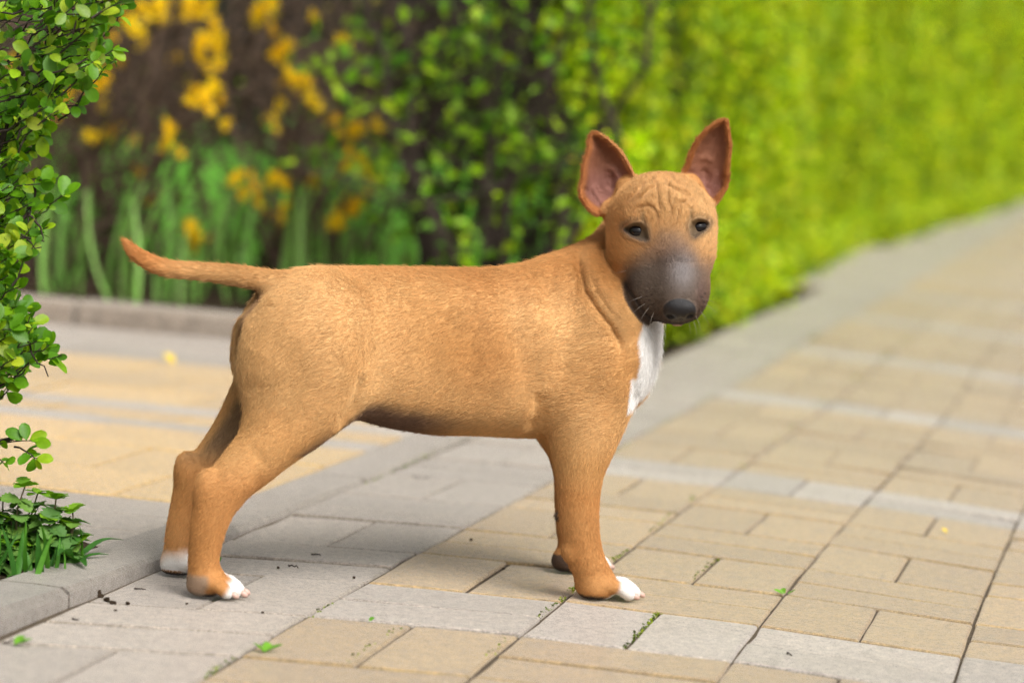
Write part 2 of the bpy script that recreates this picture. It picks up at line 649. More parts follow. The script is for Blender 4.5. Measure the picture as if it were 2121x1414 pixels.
for k in range(90):
    v = 2.85 + 20 * hr.random() ** 1.8
    x = -.62 + hr.normal() * .06
    ps.append((wander(hr, (x, v, 0), (x + hr.normal() * .12, v + hr.normal() * .12, 1.1 + .3 * hr.random()), 6, .04) - np.array([-.55, 2.8, .02]), .008, .003))
o = link("stems", mesh_data("stems", *tube_mesh(ps), M_BARK), hedge)
o["kind"] = "stuff"

# the end of the hedge towards the side path: open shrub, bare stems between fewer leaves
sh = empty("leafy_shrub", (-.62, 2.85, .02))
tag(sh, "half-open green shrub with dark bare stems at the hedge's end behind the dog's back", "shrub")
O = np.array([-.62, 2.85, .02])
ps = []
tips = []
for k in range(20):
    b = np.array((hr.uniform(-.70, -.38), hr.uniform(2.72, 3.05), .0))
    top = b + np.array((hr.normal() * .12, hr.normal() * .08, hr.uniform(.55, 1.15)))
    w = wander(hr, b, top, 9, .035)
    ps.append((w - O, .010, .003))
    for q in range(7):
        s = w[hr.integers(2, 8)]
        e = s + np.array((hr.normal() * .16, hr.normal() * .10 - .03, hr.uniform(0, .16)))
        e[0] = min(e[0], -.30)
        ps.append((wander(hr, s, e, 5, .05) - O, .0045, .0015))
        tips.append((s, e))
o = link("stems", mesh_data("stems", *tube_mesh(ps), M_BARK), sh)
o["kind"] = "stuff"
C = []
for s, e in tips:
    k = hr.integers(5, 15)
    t = hr.random((k, 1)) ** .6
    C.append(s + (e - s) * t + hr.normal(size=(k, 3)) * .028)
C = np.concatenate(C)
T = tones(hr, len(C), [srgb(128, 168, 14), srgb(98, 148, 14), srgb(152, 182, 16), srgb(70, 118, 16)], [.35, .35, .18, .12])
o = leaf_cloud("foliage", C - O, np.full(len(C), .032), T, hr, M_LEAF, sh, .5, face=np.array([.1, -.5, .3]))
tag(o, kind="stuff")

# ------------------------------------------------------------------ forsythia shrubs with yellow flowers
fr_ = np.random.default_rng(33)
FLOWERS = [(330, 12), (352, 4), (388, 14), (404, 30), (425, 18), (440, 6), (300, 20), (548, 22), (566, 66), (586, 105), (532, 30), (436, 84), (414, 92), (458, 80), (452, 98), (428, 138), (452, 134), (410, 190), (428, 212),
           (398, 212), (436, 182), (596, 148), (620, 180), (640, 192), (604, 160), (652, 200), (560, 256), (236, 262), (214, 286), (277, 290), (350, 271), (372, 316), (700, 276), (736, 280), (722, 312), (738, 262), (520, 376), (562, 374),
           (540, 430), (532, 416), (580, 462), (770, 356), (764, 392), (700, 456), (734, 430), (688, 462), (710, 86), (690, 246), (404, 486), (396, 470), (316, 412), (708, 470), (280, 60), (296, 90), (650, 370), (586, 378), (206, 150), (160, 150), (130, 200), (180, 140), (150, 236), (116, 246), (100, 110), (142, 176), (190, 176), (232, 76), (210, 200)]
# one flower: four strap petals
V, Fc = [], []
for k in range(4):
    a = k * math.pi / 2
    ca, sa = math.cos(a), math.sin(a)
    for x, y, z in ((.001, -.0025, 0), (.001, .0025, 0), (.010, .0048, .003), (.017, .002, .007), (.017, -.002, .007), (.010, -.0048, .003)):
        V.append((x * ca - y * sa, x * sa + y * ca, z))
    Fc.append(tuple(k * 6 + q for q in range(6)))
fl = []
for q in range(9):            # a spray of nine flowers along a twig end
    M_ = Matrix.Rotation(fr_.uniform(0, 6.28), 3, 'Z') @ Matrix.Rotation(fr_.uniform(-1.4, 1.4), 3, 'X') @ Matrix.Rotation(fr_.uniform(-1.4, 1.4), 3, 'Y')
    off = Vector((fr_.normal() * .011, fr_.normal() * .011, fr_.normal() * .017))
    fl.append([tuple(M_ @ (Vector(p) * 1.25) + off) for p in V])
fV = [p for f in fl for p in f]
fF = [tuple(i + q * 24 for i in f) for q in range(9) for f in Fc]
flower_me = mesh_data("flower_spray", fV, fF, M_PETAL)
bases = [((-1.98, 3.55), 0, 270, "yellow-flowered bare shrub partly behind the green bush on the left"),
         ((-1.55, 3.30), 270, 500, "yellow-flowered bare shrub above the dog's tail"),
         ((-1.12, 3.45), 500, 1000, "yellow-flowered bare shrub behind the dog's rump")]
for (bx, by), x0, x1, lab in bases:
    fo = empty("forsythia_shrub", (bx, by, .02))
    tag(fo, lab, "shrub", "flowering shrubs behind the bed kerb")
    O = np.array((bx, by, .02))
    ps = []
    for k in range(58):
        b = np.array((bx + fr_.normal() * .10, by + fr_.normal() * .10, 0))
        top = b + np.array((float(np.clip(fr_.normal() * .38, -.7, .45)), fr_.normal() * .28, fr_.uniform(.5, 1.25)))
        top[0] = min(top[0], -.80)
        w = wander(fr_, b, top, 9, .04)
        w[:, 2] += .10 * np.sin(np.linspace(0, math.pi, 9))
        ps.append((w - O, fr_.uniform(.002, .0055), .0012))
        for q in range(3):
            s = w[fr_.integers(2, 8)]
            ps.append((wander(fr_, s, s + np.array((min(fr_.normal() * .16, .2), fr_.normal() * .1, fr_.uniform(-.05, .2))), 5, .05) - O, .003, .001))
    for (px, py) in FLOWERS + [(a + fr_.normal() * 34, b + fr_.normal() * 40) for a, b in FLOWERS[::2]]:
        if x0 <= px < x1:
            d = 6.0 + (by - 3.3) + fr_.uniform(-.25, .3)
            p = at(px, py, d)
            s = link("flower_spray", flower_me, fo)
            s.location = tuple(p - O)
            s.rotation_euler = tuple(fr_.uniform(-1, 1, 3))
            s.scale = (fr_.uniform(.42, .72),) * 3
            ps.append((wander(fr_, (bx + fr_.normal() * .08, by + fr_.normal() * .08, .02), p, 9, .05) - O, .006, .0015))
    o = link("stems", mesh_data("stems", *tube_mesh(ps), M_BARK2), fo)
    o["kind"] = "stuff"
    k = 170
    C = np.c_[bx + fr_.normal(size=k) * .36, by + fr_.normal(size=k) * .25, fr_.uniform(.15, 1.05, k)]
    T = tones(fr_, k, [srgb(120, 140, 20), srgb(92, 120, 22), srgb(150, 140, 26)], None)
    o = leaf_cloud("foliage", C - O, np.full(k, .022), T, fr_, M_LEAF, fo, .4)
    tag(o, kind="stuff")

# upright strap leaves (spring bulbs) in the bed
blade_V, blade_F = [], []
for k in range(7):
    t = k / 6
    w = .0075 * math.sin(math.pi * (.18 + .80 * t)) ** .8
    z = .25 * t
    y = .07 * t * t
    blade_V += [(-w, y - .004, z), (0, y + .003, z), (w, y - .004, z)]
for k in range(6):
    b = k * 3
    blade_F += [(b, b + 1, b + 4, b + 3), (b + 1, b + 2, b + 5, b + 4)]
M_BLADE = leaf_mat("bulb_leaf", .35, .45, cols=[srgb(116, 170, 76), srgb(146, 198, 96), srgb(170, 214, 124)])
blade_me = mesh_data("blade", blade_V, blade_F, M_BLADE, smooth=True)
spots = sorted([(130, 6.1), (185, 6.6), (240, 5.95), (300, 6.5), (345, 6.05), (400, 6.7), (450, 6.2), (500, 6.5), (560, 6.1), (620, 6.6), (670, 6.2), (730, 6.8), (790, 6.4), (850, 6.9)])
ORD = ['first', 'second', 'third', 'fourth', 'fifth', 'sixth', 'seventh', 'eighth', 'ninth', 'tenth', 'eleventh', 'twelfth', 'thirteenth', 'fourteenth', 'fifteenth', 'sixteenth', 'seventeenth', 'eighteenth']
for k, (px, d) in enumerate(spots):
    w = at(px, 640, d)
    t = empty("bulb_plant", (w[0], w[1], .02), fr_.uniform(0, 6))
    tag(t, ORD[k] + " clump of upright green strap leaves from the left behind the bed kerb", "plant", "bulb plants in the bed")
    for q in range(fr_.integers(5, 9)):
        b = link("blade", blade_me, t)
        b.location = (fr_.normal() * .035, fr_.normal() * .035, 0)
        b.rotation_euler = (fr_.uniform(-.05, .55), 0, fr_.uniform(0, 6.28))
        sc_ = fr_.uniform(.45, 1.05)
        b.scale = (sc_ * 1.1, sc_, sc_)

M_LAWN = NT("lawn").set(Base_Color=(*srgb(92, 138, 52), 1), Roughness=.95).m
lawn = link("lawn", mesh_data("lawn", [(-12, 4.2, .026), (-.95, 4.2, .026), (-.95, 40, .026), (-12, 40, .026)], [(0, 1, 2, 3)], M_LAWN))
tag(lawn, kind="structure")
# lawn beyond the shrubs, and the dark thicket that closes the view
k = 42000
gx_, gy_ = fr_.uniform(-7.5, -.85, k), 4.3 + 8.5 * fr_.random(k) ** 1.2
h_ = fr_.uniform(.06, .15, k)
a_ = fr_.uniform(0, 6.28, k)
wv = .006
V = np.stack([np.c_[gx_ - wv * np.cos(a_), gy_ - wv * np.sin(a_), np.full(k, .018)], np.c_[gx_ + wv * np.cos(a_), gy_ + wv * np.sin(a_), np.full(k, .018)],
              np.c_[gx_ + fr_.normal(size=k) * .02, gy_ + fr_.normal(size=k) * .02, .02 + h_]], 1).reshape(-1, 3)
me = mesh_data("lawn_grass", V, np.arange(3 * k).reshape(-1, 3), M_LEAF)
set_color(me, "tone", np.repeat(tones(fr_, k, [srgb(120, 190, 70), srgb(150, 208, 92), srgb(98, 170, 62)]), 3, 0))
tag(link("lawn_grass", me), "bright green lawn grass behind the flowering shrubs", "grass", kind="stuff")

ps = []
for k in range(260):
    x, y = fr_.uniform(-9.5, -1.8), fr_.uniform(11.5, 15)
    ps.append((wander(fr_, (x, y, 0), (x + fr_.normal() * .5, y + fr_.normal() * .4, fr_.uniform(.8, 2.6)), 6, .05), fr_.uniform(.008, .022), .004))
V, Fc = tube_mesh(ps, 4)
th = link("thicket", mesh_data("thicket", V, Fc, M_BARK))
tag(th, "dark leafless thicket closing the view behind the shrubs", "thicket", kind="stuff")
k = 22000
C = np.c_[fr_.uniform(-10, -1.5, k), fr_.uniform(12.5, 16, k), 3.0 * fr_.random(k)]
T = tones(fr_, k, [srgb(30, 25, 18), srgb(26, 32, 14), srgb(38, 32, 25), srgb(34, 46, 14)], None)
o = leaf_cloud("thicket_foliage", C, np.full(k, .12), T, fr_, M_LEAF, None, .2)
tag(o, "dim brown-green undergrowth at the back of the garden", "undergrowth", kind="stuff")
# ------------------------------------------------------------------ leafy bush at the left edge, near the dog
nr = np.random.default_rng(5)


def leaf_shape(L, W, teeth=0, curl=.25, fold=.22, n=6):
    """Obovate leaf along +y from its stalk at the origin, creased along the midrib."""
    V = [(0, 0, 0)]
    ts = np.linspace(.0, 1, n + 1)[1:]
    for t in ts:
        w = W * .5 * (math.sin(math.pi * t ** 1.15 * .94) ** .85 + .02)
        if teeth and t > .45 and t < .99:
            w *= 1 + .07 * (1 if int(t * 40) % 2 else -1)
        z = -curl * L * t * t
        V += [(-w, t * L, z + fold * w), (0, t * L * 1.0, z), (w, t * L, z + fold * w)]
    Fc = [(0, 2, 1), (0, 3, 2)]
    for k in range(n - 1):
        b = 1 + k * 3
        Fc += [(b, b + 1, b + 4, b + 3), (b + 1, b + 2, b + 5, b + 4)]
    return V, Fc


def serrated(L, W, lobes=5, depth=.22):
    """Broad toothed leaf, fan of triangles from the midrib."""
    out = []
    n = lobes * 2 + 1
    for s in (-1, 1):
        pts = []
        for k in range(n):
            t = (k + .5) / n
            w = W * .5 * math.sin(math.pi * min(1, t * .92 + .06)) ** .7
            w *= (1 + depth) if k % 2 else (1 - depth * .6)
            pts.append((s * w, t * L, .16 * abs(w) - .25 * L * t * t))
        out.append(pts)
    V = [(0, 0, 0), (0, L * .5, -.06 * L), (0, L, -.25 * L)]
    Fc = []
    b = 3
    for si, pts in enumerate(out):
        V += pts
        idx = [0] + list(range(b, b + len(pts))) + [2]
        for a, c_ in zip(idx[:-1], idx[1:]):
            Fc.append((1, a, c_) if si else (1, c_, a))
        b += len(pts)
    return V, Fc


M_BUSH = leaf_mat("bush_leaf", .38, .42, cols=[srgb(58, 104, 22), srgb(104, 158, 22), srgb(76, 126, 20), srgb(138, 180, 24), srgb(176, 194, 44), srgb(88, 142, 22), srgb(150, 160, 50)], spec=.45)
bush_leaf = [mesh_data("leaf", *leaf_shape(.0220, .0158, 1, .18, .25), M_BUSH, smooth=True), mesh_data("leaf", *leaf_shape(.0180, .0138, 1, .30, .18), M_BUSH, smooth=True), mesh_data("leaf", *leaf_shape(.0245, .0168, 1, .10, .30), M_BUSH, smooth=True)]

BASE = np.array([-.62, -.16, .0])
bush = empty("leafy_bush", tuple(BASE))
tag(bush, "fresh green small-leaved bush cut off by the left edge, beside the dog's tail", "bush")
edge_y = [-120, 0, 60, 110, 140, 200, 240, 300, 360, 400, 440, 480, 520, 560, 600, 640, 680, 720, 760, 800, 830]
edge_x = [300, 262, 232, 236, 214, 150, 118, 96, 92, 104, 108, 92, 62, 44, 44, 46, 72, 112, 70, 18, -40]
stems = []
main = [((-260, 980, 2.98), (-120, 500, 2.95), (60, 120, 2.93), (190, -60, 2.93)), ((-260, 980, 2.98), (-150, 600, 2.9), (-10, 330, 2.88), (40, 130, 2.86)),
        ((-260, 980, 2.98), (-160, 720, 2.86), (-50, 560, 2.84), (60, 440, 2.84)), ((-260, 980, 2.98), (-190, 820, 2.9), (-70, 740, 2.86), (50, 690, 2.84)), ((-260, 980, 2.98), (-150, 930, 2.88), (-60, 925, 2.86), (40, 905, 2.85)),
        ((-260, 980, 2.98), (-200, 500, 3.02), (-80, 100, 3.02), (0, -100, 3.0))]
for K in main:
    P3 = np.array([at(*k) for k in K])
    stems.append((catmull(np.c_[P3, np.zeros(4)], 5)[:, :3], .006, .0018))
twigs = []
for k in range(420):
    y = nr.uniform(-100, 800)
    xe = float(np.interp(y, edge_y, edge_x))
    x = xe - abs(nr.normal()) * 95 if nr.random() < .65 else nr.uniform(-330, xe)
    d = nr.uniform(2.76, 3.06)
    tip = at(x, y, d)
    back = at(x - nr.uniform(50, 130), y + nr.uniform(10, 110), d + nr.uniform(-.02, .06))
    twigs.append(wander(nr, back, tip, 6, .05))
# sprays read off the photograph
for a, b, d in (((60, 70), (250, 35), 2.86), ((90, 130), (235, 115), 2.85), ((120, 250), (245, 120), 2.88), ((20, 440), (138, 405), 2.84), ((30, 520), (100, 470), 2.84), ((10, 720), (62, 655), 2.84), ((0, 800), (128, 735), 2.84), ((20, 745), (105, 712), 2.83), ((-30, 800), (30, 790), 2.84),
                ((-40, 935), (74, 912), 2.84), ((30, 925), (84, 950), 2.84), ((-30, 930), (10, 960), 2.84), ((-20, 640), (60, 640), 2.85), ((0, 25), (180, 10), 2.86), ((40, 200), (150, 140), 2.86), ((20, 250), (170, 130), 2.85)):
    twigs.append(wander(nr, at(*a, d + .02), at(*b, d), 7, .04))
for w in twigs:
    stems.append((w, .0011, .0005))
for a, b in (((10, 470), (92, 500)), ((70, 380), (60, 470)), ((60, 445), (88, 500)), ((20, 480), (86, 512)), ((30, 700), (100, 780))):
    stems.append((wander(nr, at(*a, 2.83), at(*b, 2.83), 7, .06), .0014, .0006))
leaves = []
for w in twigs:
    n = nr.integers(7, 12)
    for q in range(n):
        t = 1 - .75 * nr.random() ** 1.4
        k = t * (len(w) - 1)
        i0 = min(int(k), len(w) - 2)
        p = w[i0] + (w[i0 + 1] - w[i0]) * (k - i0)
        ax = w[-1] - w[-2]
        ax /= np.linalg.norm(ax) + 1e-9
        dr = ax * .6 + nr.normal(size=3) * .75 + np.array([0, 0, .25])
        dr /= np.linalg.norm(dr)
        nm = np.array([.25, -.75, .8]) + nr.normal(size=3) * .55
        nm -= dr * (nm @ dr)
        nm /= np.linalg.norm(nm) + 1e-9
        sd = np.cross(dr, nm)
        M_ = Matrix(((sd[0], dr[0], nm[0]), (sd[1], dr[1], nm[1]), (sd[2], dr[2], nm[2])))
        leaves.append((p, M_, nr.uniform(.3, .92), nr.integers(0, 3)))
V, Fc = tube_mesh([(np.asarray(p) - BASE, a, b) for p, a, b in stems], 5)
link("branches", mesh_data("branches", V, Fc, M_BARK), bush)["kind"] = "stuff"
vis = []
for p, M_, s, k in leaves:
    x, y, d = pix(p)
    inside = -10 < x < 420 and -10 < y < 1000
    vis.append((0 if inside else 1, d, x))
order = sorted(range(len(leaves)), key=lambda a: (vis[a][0], vis[a][1]))
for a in order[:300]:
    p, M_, s, k = leaves[a]
    o = link("leaf", bush_leaf[k], bush)
    o.matrix_local = Matrix.Translation(Vector(p - BASE)) @ M_.to_4x4() @ Matrix.Scale(s, 4)
rV, rF, rT = [], [], []
shapes = [leaf_shape(.0220, .0158, 1, .18, .25), leaf_shape(.0180, .0138, 1, .30, .18), leaf_shape(.0245, .0168, 1, .10, .30)]
tc = [np.array(c_) for c_ in (srgb(76, 126, 20), srgb(104, 158, 22), srgb(130, 178, 24), srgb(150, 186, 30), srgb(88, 142, 22))]
for a in order[300:]:
    p, M_, s, k = leaves[a]
    sv, sf = shapes[k]
    b = len(rV)
    A = np.array(M_)
    rV += list((np.array(sv) * s) @ A.T + p - BASE)
    rF += [tuple(b + i for i in f) for f in sf]
    rT += [tc[nr.integers(0, 5)]] * len(sv)
me = mesh_data("foliage", rV, rF, leaf_mat("bush_leaf_back", .38, .42), smooth=True)
set_color(me, "tone", np.array(rT))
tag(link("foliage", me, bush), kind="stuff")

# ------------------------------------------------------------------ weeds by the kerb
M_NET = leaf_mat("nettle_leaf", .30, .6, cols=[srgb(70, 112, 50), srgb(96, 136, 66), srgb(112, 150, 60), srgb(84, 124, 58)])
M_NETTOP = leaf_mat("nettle_top_leaf", .35, .55, cols=[srgb(110, 158, 30), srgb(132, 176, 40), srgb(96, 144, 30)])
M_STALK = NT("weed_stalk").set(Base_Color=(*srgb(98, 84, 62), 1), Roughness=.7).m
net_leaf = mesh_data("leaf", *serrated(.023, .021, 4, .24), M_NET, smooth=False)
net_top = mesh_data("leaf", *serrated(.0135, .0125, 3, .24), M_NETTOP, smooth=False)
WB = np.array([-.335, -.150, .006])
tops = sorted([(52, 1006), (78, 1022), (116, 1034), (150, 1058), (62, 1058), (100, 1072), (22, 1078), (132, 1088), (90, 1098), (42, 1104), (6, 1036), (150, 1090), (20, 1130), (70, 1128), (112, 1118), (-20, 1060), (-30, 1110), (-60, 1030)])
for k, (px, py) in enumerate(tops):
    d = 2.83 + .05 * nr.random()
    tip = at(px, py, d)
    base = np.array([tip[0] + nr.normal() * .012 - .01, tip[1] + nr.normal() * .012, .004])
    t = empty("dead_nettle", tuple(base))
    tag(t, ORD[k] + " toothed-leaf weed stalk from the left in the clump beside the kerb", "weed", "weed stalks growing at the kerb corner")
    w = wander(nr, base, tip, 6, .04)
    link("stalk", mesh_data("stalk", *tube_mesh([(w - base, .0012, .0008)], 5), M_STALK), t)
    for lev, (f, me, n, sc_) in enumerate(((1.0, net_top, 6, 1.0), (.86, net_leaf, 4, .8), (.66, net_leaf, 4, 1.0), (.42, net_leaf, 4, 1.1), (.2, net_leaf, 3, 1.0))):
        kk = f * 5
        i0 = min(int(kk), 4)
        p = w[i0] + (w[i0 + 1] - w[i0]) * (kk - i0) - base
        a0 = nr.uniform(0, 6.28)
        for q in range(n):
            o = link("leaf", me, t)
            o.location = tuple(p)
            o.rotation_euler = (nr.uniform(.1, .9) if lev == 0 else nr.uniform(-.5, .35), nr.normal() * .2, a0 + q * 2 * math.pi / n + nr.normal() * .25)
            o.scale = (sc_ * nr.uniform(.75, 1.15),) * 3

# grass and strap blades in front of the weeds
gb_V, gb_F = [], []
for k in range(8):
    t = k / 7
    w = .0040 * (1 - t) ** .55 * (.55 + .45 * min(1, t * 4)) + .0001
    gb_V += [(-w, .018 * t * t, .075 * t), (0, .018 * t * t + .0012, .075 * t), (w, .018 * t * t, .075 * t)]
for k in range(7):
    b = k * 3
    gb_F += [(b, b + 1, b + 4, b + 3), (b + 1, b + 2, b + 5, b + 4)]
M_GRASS = leaf_mat("grass_blade", .30, .45, cols=[srgb(50, 100, 34), srgb(74, 134, 40), srgb(98, 158, 50), srgb(62, 116, 46)])
gb_me = mesh_data("blade", gb_V, gb_F, M_GRASS, smooth=True)
tufts = [((18, 1200), "low grass tuft at the left edge in front of the weeds"), ((60, 1198), "grass tuft at the kerb's back edge below the weed stalks"), ((100, 1190), "grass tuft with wide blades at the kerb's back edge"), ((135, 1178), "rightmost upright grass tuft beside the toothed weeds"), ((-30, 1190), "grass tuft at the left edge beside the kerb"), ((40, 1160), "grass tuft among the weed stalks")]
for (px, py), lab in tufts:
    d0 = at(px, py, 1.0) - CAM
    tt = (.006 - CAM[2]) / d0[2]
    g0 = CAM + d0 * tt
    t = empty("grass_tuft", tuple(g0))
    tag(t, lab, "grass tuft", "grass tufts by the kerb")
    for q in range(7):
        o = link("blade", gb_me, t)
        o.location = (nr.normal() * .012, nr.normal() * .012, 0)
        o.rotation_euler = (nr.uniform(-.2, .9), nr.normal() * .25, nr.uniform(0, 6.28))
        s = nr.uniform(.35, .8)
        o.scale = (s * nr.uniform(.9, 1.9), s, s)


def strap(name, parent, p0, p1, width, sag, mat, n=9):
    """One long leaf from p0 to p1, arched upwards in the middle."""
    p0, p1 = np.array(p0), np.array(p1)
    ax = p1 - p0
    sd = np.cross(ax, (0, 0, 1.0))
    sd /= np.linalg.norm(sd)
    V, Fc = [], []
    for k in range(n):
        t = k / (n - 1)
        w = width * .5 * (math.sin(math.pi * (.12 + .86 * t)) ** .7)
        c_ = p0 + ax * t + np.array((0, 0, sag * math.sin(math.pi * t)))
        V += [c_ - sd * w + (0, 0, w * .4), c_, c_ + sd * w + (0, 0, w * .4)]
    for k in range(n - 1):
        b = k * 3
        Fc += [(b, b + 1, b + 4, b + 3), (b + 1, b + 2, b + 5, b + 4)]
    return link(name, mesh_data(name, V, Fc, mat, smooth=True), parent)


def gpt(px, py, z):
    d0 = at(px, py, 1.0) - CAM
    return CAM + d0 * ((z - CAM[2]) / d0[2])


b0 = gpt(150, 1170, .008)
t = empty("plantain", tuple(b0))
tag(t, "low weed with long pointed leaves lying over the kerb stone", "weed")
for (ex, ey, ez, w, sg) in ((256, 1118, .022, .0085, .010), (226, 1148, .016, .0075, .004), (178, 1172, .018, .0100, .006), (120, 1150, .035, .009, .01), (160, 1120, .035, .010, .012)):
    strap("leaf", t, np.zeros(3), gpt(ex, ey, ez) - b0, w, sg, M_GRASS)
b0 = gpt(140, 1150, .008)
t = empty("seedling", tuple(b0))
tag(t, "single bright green seedling with two rounded lobed leaves right of the weeds", "weed")
top = gpt(158, 1128, .030)
link("stalk", mesh_data("stalk", *tube_mesh([(wander(nr, np.zeros(3), top - b0, 5, .05), .0009, .0007)], 5), M_STALK), t)
me = mesh_data("leaf", *serrated(.017, .019, 4, .12), leaf_mat("seedling_leaf", .4, .5, cols=[srgb(112, 164, 26), srgb(128, 178, 34)]))
for rx, rz, s in ((.9, -.9, 1.0), (1.0, 1.3, .7), (.5, 2.8, .6)):
    o = link("leaf", me, t)
    o.location = tuple(top - b0)
    o.rotation_euler = (rx, 0, rz)
    o.scale = (s,) * 3

# ------------------------------------------------------------------ moss in the joints, crumbs and fallen bits
def moss_line(pts, dens):
    out = []
    for (a, b) in zip(pts[:-1], pts[1:]):
        A, B = gpt(*a, -.002), gpt(*b, -.002)
        L = np.linalg.norm(B - A)
        n = int(L * dens)
        t = nr.random((n, 1))
        clump = .5 + .5 * np.sin(t * 40 + nr.uniform(0, 6))
        keep = nr.random((n, 1)) < clump
        out.append((A + (B - A) * t + np.c_[nr.normal(size=(n, 2)) * .0016, np.abs(nr.normal(size=n)) * .0014])[keep[:, 0]])
    return np.concatenate(out)


C = np.concatenate([moss_line([(506, 1096), (560, 1074), (660, 1033)], 1500), moss_line([(418, 1406), (486, 1362)], 700), moss_line([(715, 1380), (782, 1330), (835, 1302)], 900), moss_line([(1000, 1366), (1056, 1322)], 900), moss_line([(1084, 1302), (1112, 1282), (1168, 1240)], 800),
                    moss_line([(1290, 1342), (1330, 1308), (1364, 1270)], 1600), moss_line([(1340, 1108), (1404, 1056), (1440, 1030)], 700), moss_line([(640, 1284), (690, 1250)], 700), moss_line([(1180, 1226), (1196, 1214)], 1400), moss_line([(1430, 1204), (1486, 1158)], 500), moss_line([(1268, 1164), (1300, 1138)], 900),
                    moss_line([(760, 1004), (900, 938)], 300), moss_line([(1270, 940), (1700, 690)], 260), moss_line([(1530, 972), (1940, 655)], 200)])
T = tones(nr, len(C), [srgb(92, 112, 26), srgb(120, 140, 30), srgb(74, 84, 30), srgb(150, 166, 40)])
o = leaf_cloud("joint_moss", C, np.full(len(C), .0040), T, nr, M_LEAF, None, .8)
tag(o, "green moss growing in the open joints of the paving", "moss", kind="stuff")


def lump(r, sx, sy, sz):
    V, Fc = uv_ball(6, 4)
    V = np.array(V) * (1 + r.normal(size=(len(V), 1)) * .18) * np.array([sx, sy, sz])
    return V, Fc


def uv_ball(nu, nv):
    V = [(0, 0, 1)]
    for j in range(1, nv):
        for i in range(nu):
            a, b = 2 * math.pi * i / nu, math.pi * j / nv
            V.append((math.sin(b) * math.cos(a), math.sin(b) * math.sin(a), math.cos(b)))
    V.append((0, 0, -1))
    Fc = [(0, 1 + i, 1 + (i + 1) % nu) for i in range(nu)]
    for j in range(nv - 2):
        for i in range(nu):
            a = 1 + j * nu
            Fc.append((a + i, a + nu + i, a + nu + (i + 1) % nu, a + (i + 1) % nu))
    a = 1 + (nv - 2) * nu
    Fc += [(a + i, len(V) - 1, a + (i + 1) % nu) for i in range(nu)]
    return V, Fc


lumps = [mesh_data("crumb", *lump(nr, 1, .7, .6), M_SOIL) for _ in range(3)]
cr = [(208, 1236, .0040), (222, 1244, .005), (236, 1250, .0036), (265, 1250, .0025), (204, 1228, .004), (576, 1176, .0022), (733, 1196, .0022), (544, 1268, .0018), (386, 1250, .0016), (1042, 1178, .0024), (976, 1118, .0026), (240, 1265, .002)]
for px, py, s in cr:
    w = gpt(px, py, 0)
    o = link("dirt_crumb", lumps[nr.integers(0, 3)], None, (w[0], w[1], s * .25))
    o.scale = (s, s, s)
    o.rotation_euler = (0, 0, nr.uniform(0, 6))
    tag(o, ("crumb of dark dirt in the little heap at the kerb joint" if py < 1252 else "loose crumb of dirt on the paver near the kerb joint") if px < 320 else "tiny dark speck of dirt on the open paving", "dirt", "dirt crumbs on the paving")
for (a, b, lab) in (((598, 1170), (618, 1176), "short dark twig on the grey pavers right of the hind paw"), ((645, 1147), (664, 1149), "thin brown twig on the grey paver near the path's seam"), ((279, 1218), (302, 1220), "brown twig by the kerb step left of the hind paws"), ((150, 1280), (164, 1282), "brown twig on the paver in front of the kerb"), ((1630, 1352), (1640, 1357), "thin dark twig on the pale grey pavers at the right"), ((6, 1330), (64, 1334), "reddish thin twig at the left edge under a green leaf scrap"), ((855, 985), (890, 990), "dark twig on the grey pavers under the dog's belly")):
    A, B = gpt(*a, .0016), gpt(*b, .0016)
    V, Fc = tube_mesh([(wander(nr, A, B, 6, .07), .0010, .0005)], 5)
    tag(link("twig", mesh_data("twig", V, Fc, M_BARK)), lab, "twig", "twigs on the paving")
M_SCRAP = leaf_mat("leaf_scrap", .3, .5, cols=[srgb(96, 160, 40), srgb(128, 186, 60), srgb(84, 140, 36)])
for (px, py, rz, s, n, lab) in ((556, 1352, .3, 1.0, 3, "crumpled bright green leaf scrap on a sand-coloured paver, lower left"), (772, 1290, 1.2, .55, 1, "small green leaf scrap on the edge of a pale grey paver"), (32, 1336, .1, 1.0, 2, "green leaf scrap on the grey paver at the left edge"), (458, 1165, 1.4, .6, 1, "small green leaf beside the near hind paw"), (1626, 1231, .5, .7, 3, "tiny green sprout in the joint between sand-coloured pavers")):
    w = gpt(px, py, .001)
    t = empty("leaf_scrap", tuple(w), rz)
    tag(t, lab, "leaf", "fallen green leaf scraps")
    for q in range(n):
        o = link("blade", mesh_data("blade", *leaf_shape(.016 * s, .008 * s, 0, -.1, .5, 5), M_SCRAP, smooth=True), t)
        o.location = (nr.normal() * .003 * s, nr.normal() * .003 * s, .001)
        o.rotation_euler = (.25, nr.normal() * .3, -1.3 + q * 1.1)
for (px, py, s, lab) in ((1962, 1103, .0055, "single yellow petal on the sand-coloured pavers at the right"), (360, 752, .016, "yellow blossom lying on the side path behind the dog")):
    w = gpt(px, py, .002)
    t = link("fallen_petal", mesh_data("fallen_petal", *leaf_shape(s * 1.6, s * 1.4, 0, -.2, .5, 5), M_PETAL, smooth=True), None, tuple(w))
    t.rotation_euler = (.3, 0, 1.2)
    tag(t, lab, "petal")
# white blossoms at the very left edge, low
M_WHITE = NT("white_petal").set(Base_Color=(.75, .73, .72, 1), Roughness=.7).m
# ------------------------------------------------------------------ the dog
DOG_O = np.array([0.0345, 0.017, 0.0])
DOG_A = math.radians(36.98)
_ca, _sa = math.cos(DOG_A), math.sin(DOG_A)
W2L = np.array([[_ca, _sa, 0], [-_sa, _ca, 0], [0, 0, 1.0]])       # world -> dog axes


def to_dog(w):
    return (np.asarray(w) - DOG_O) @ W2L.T


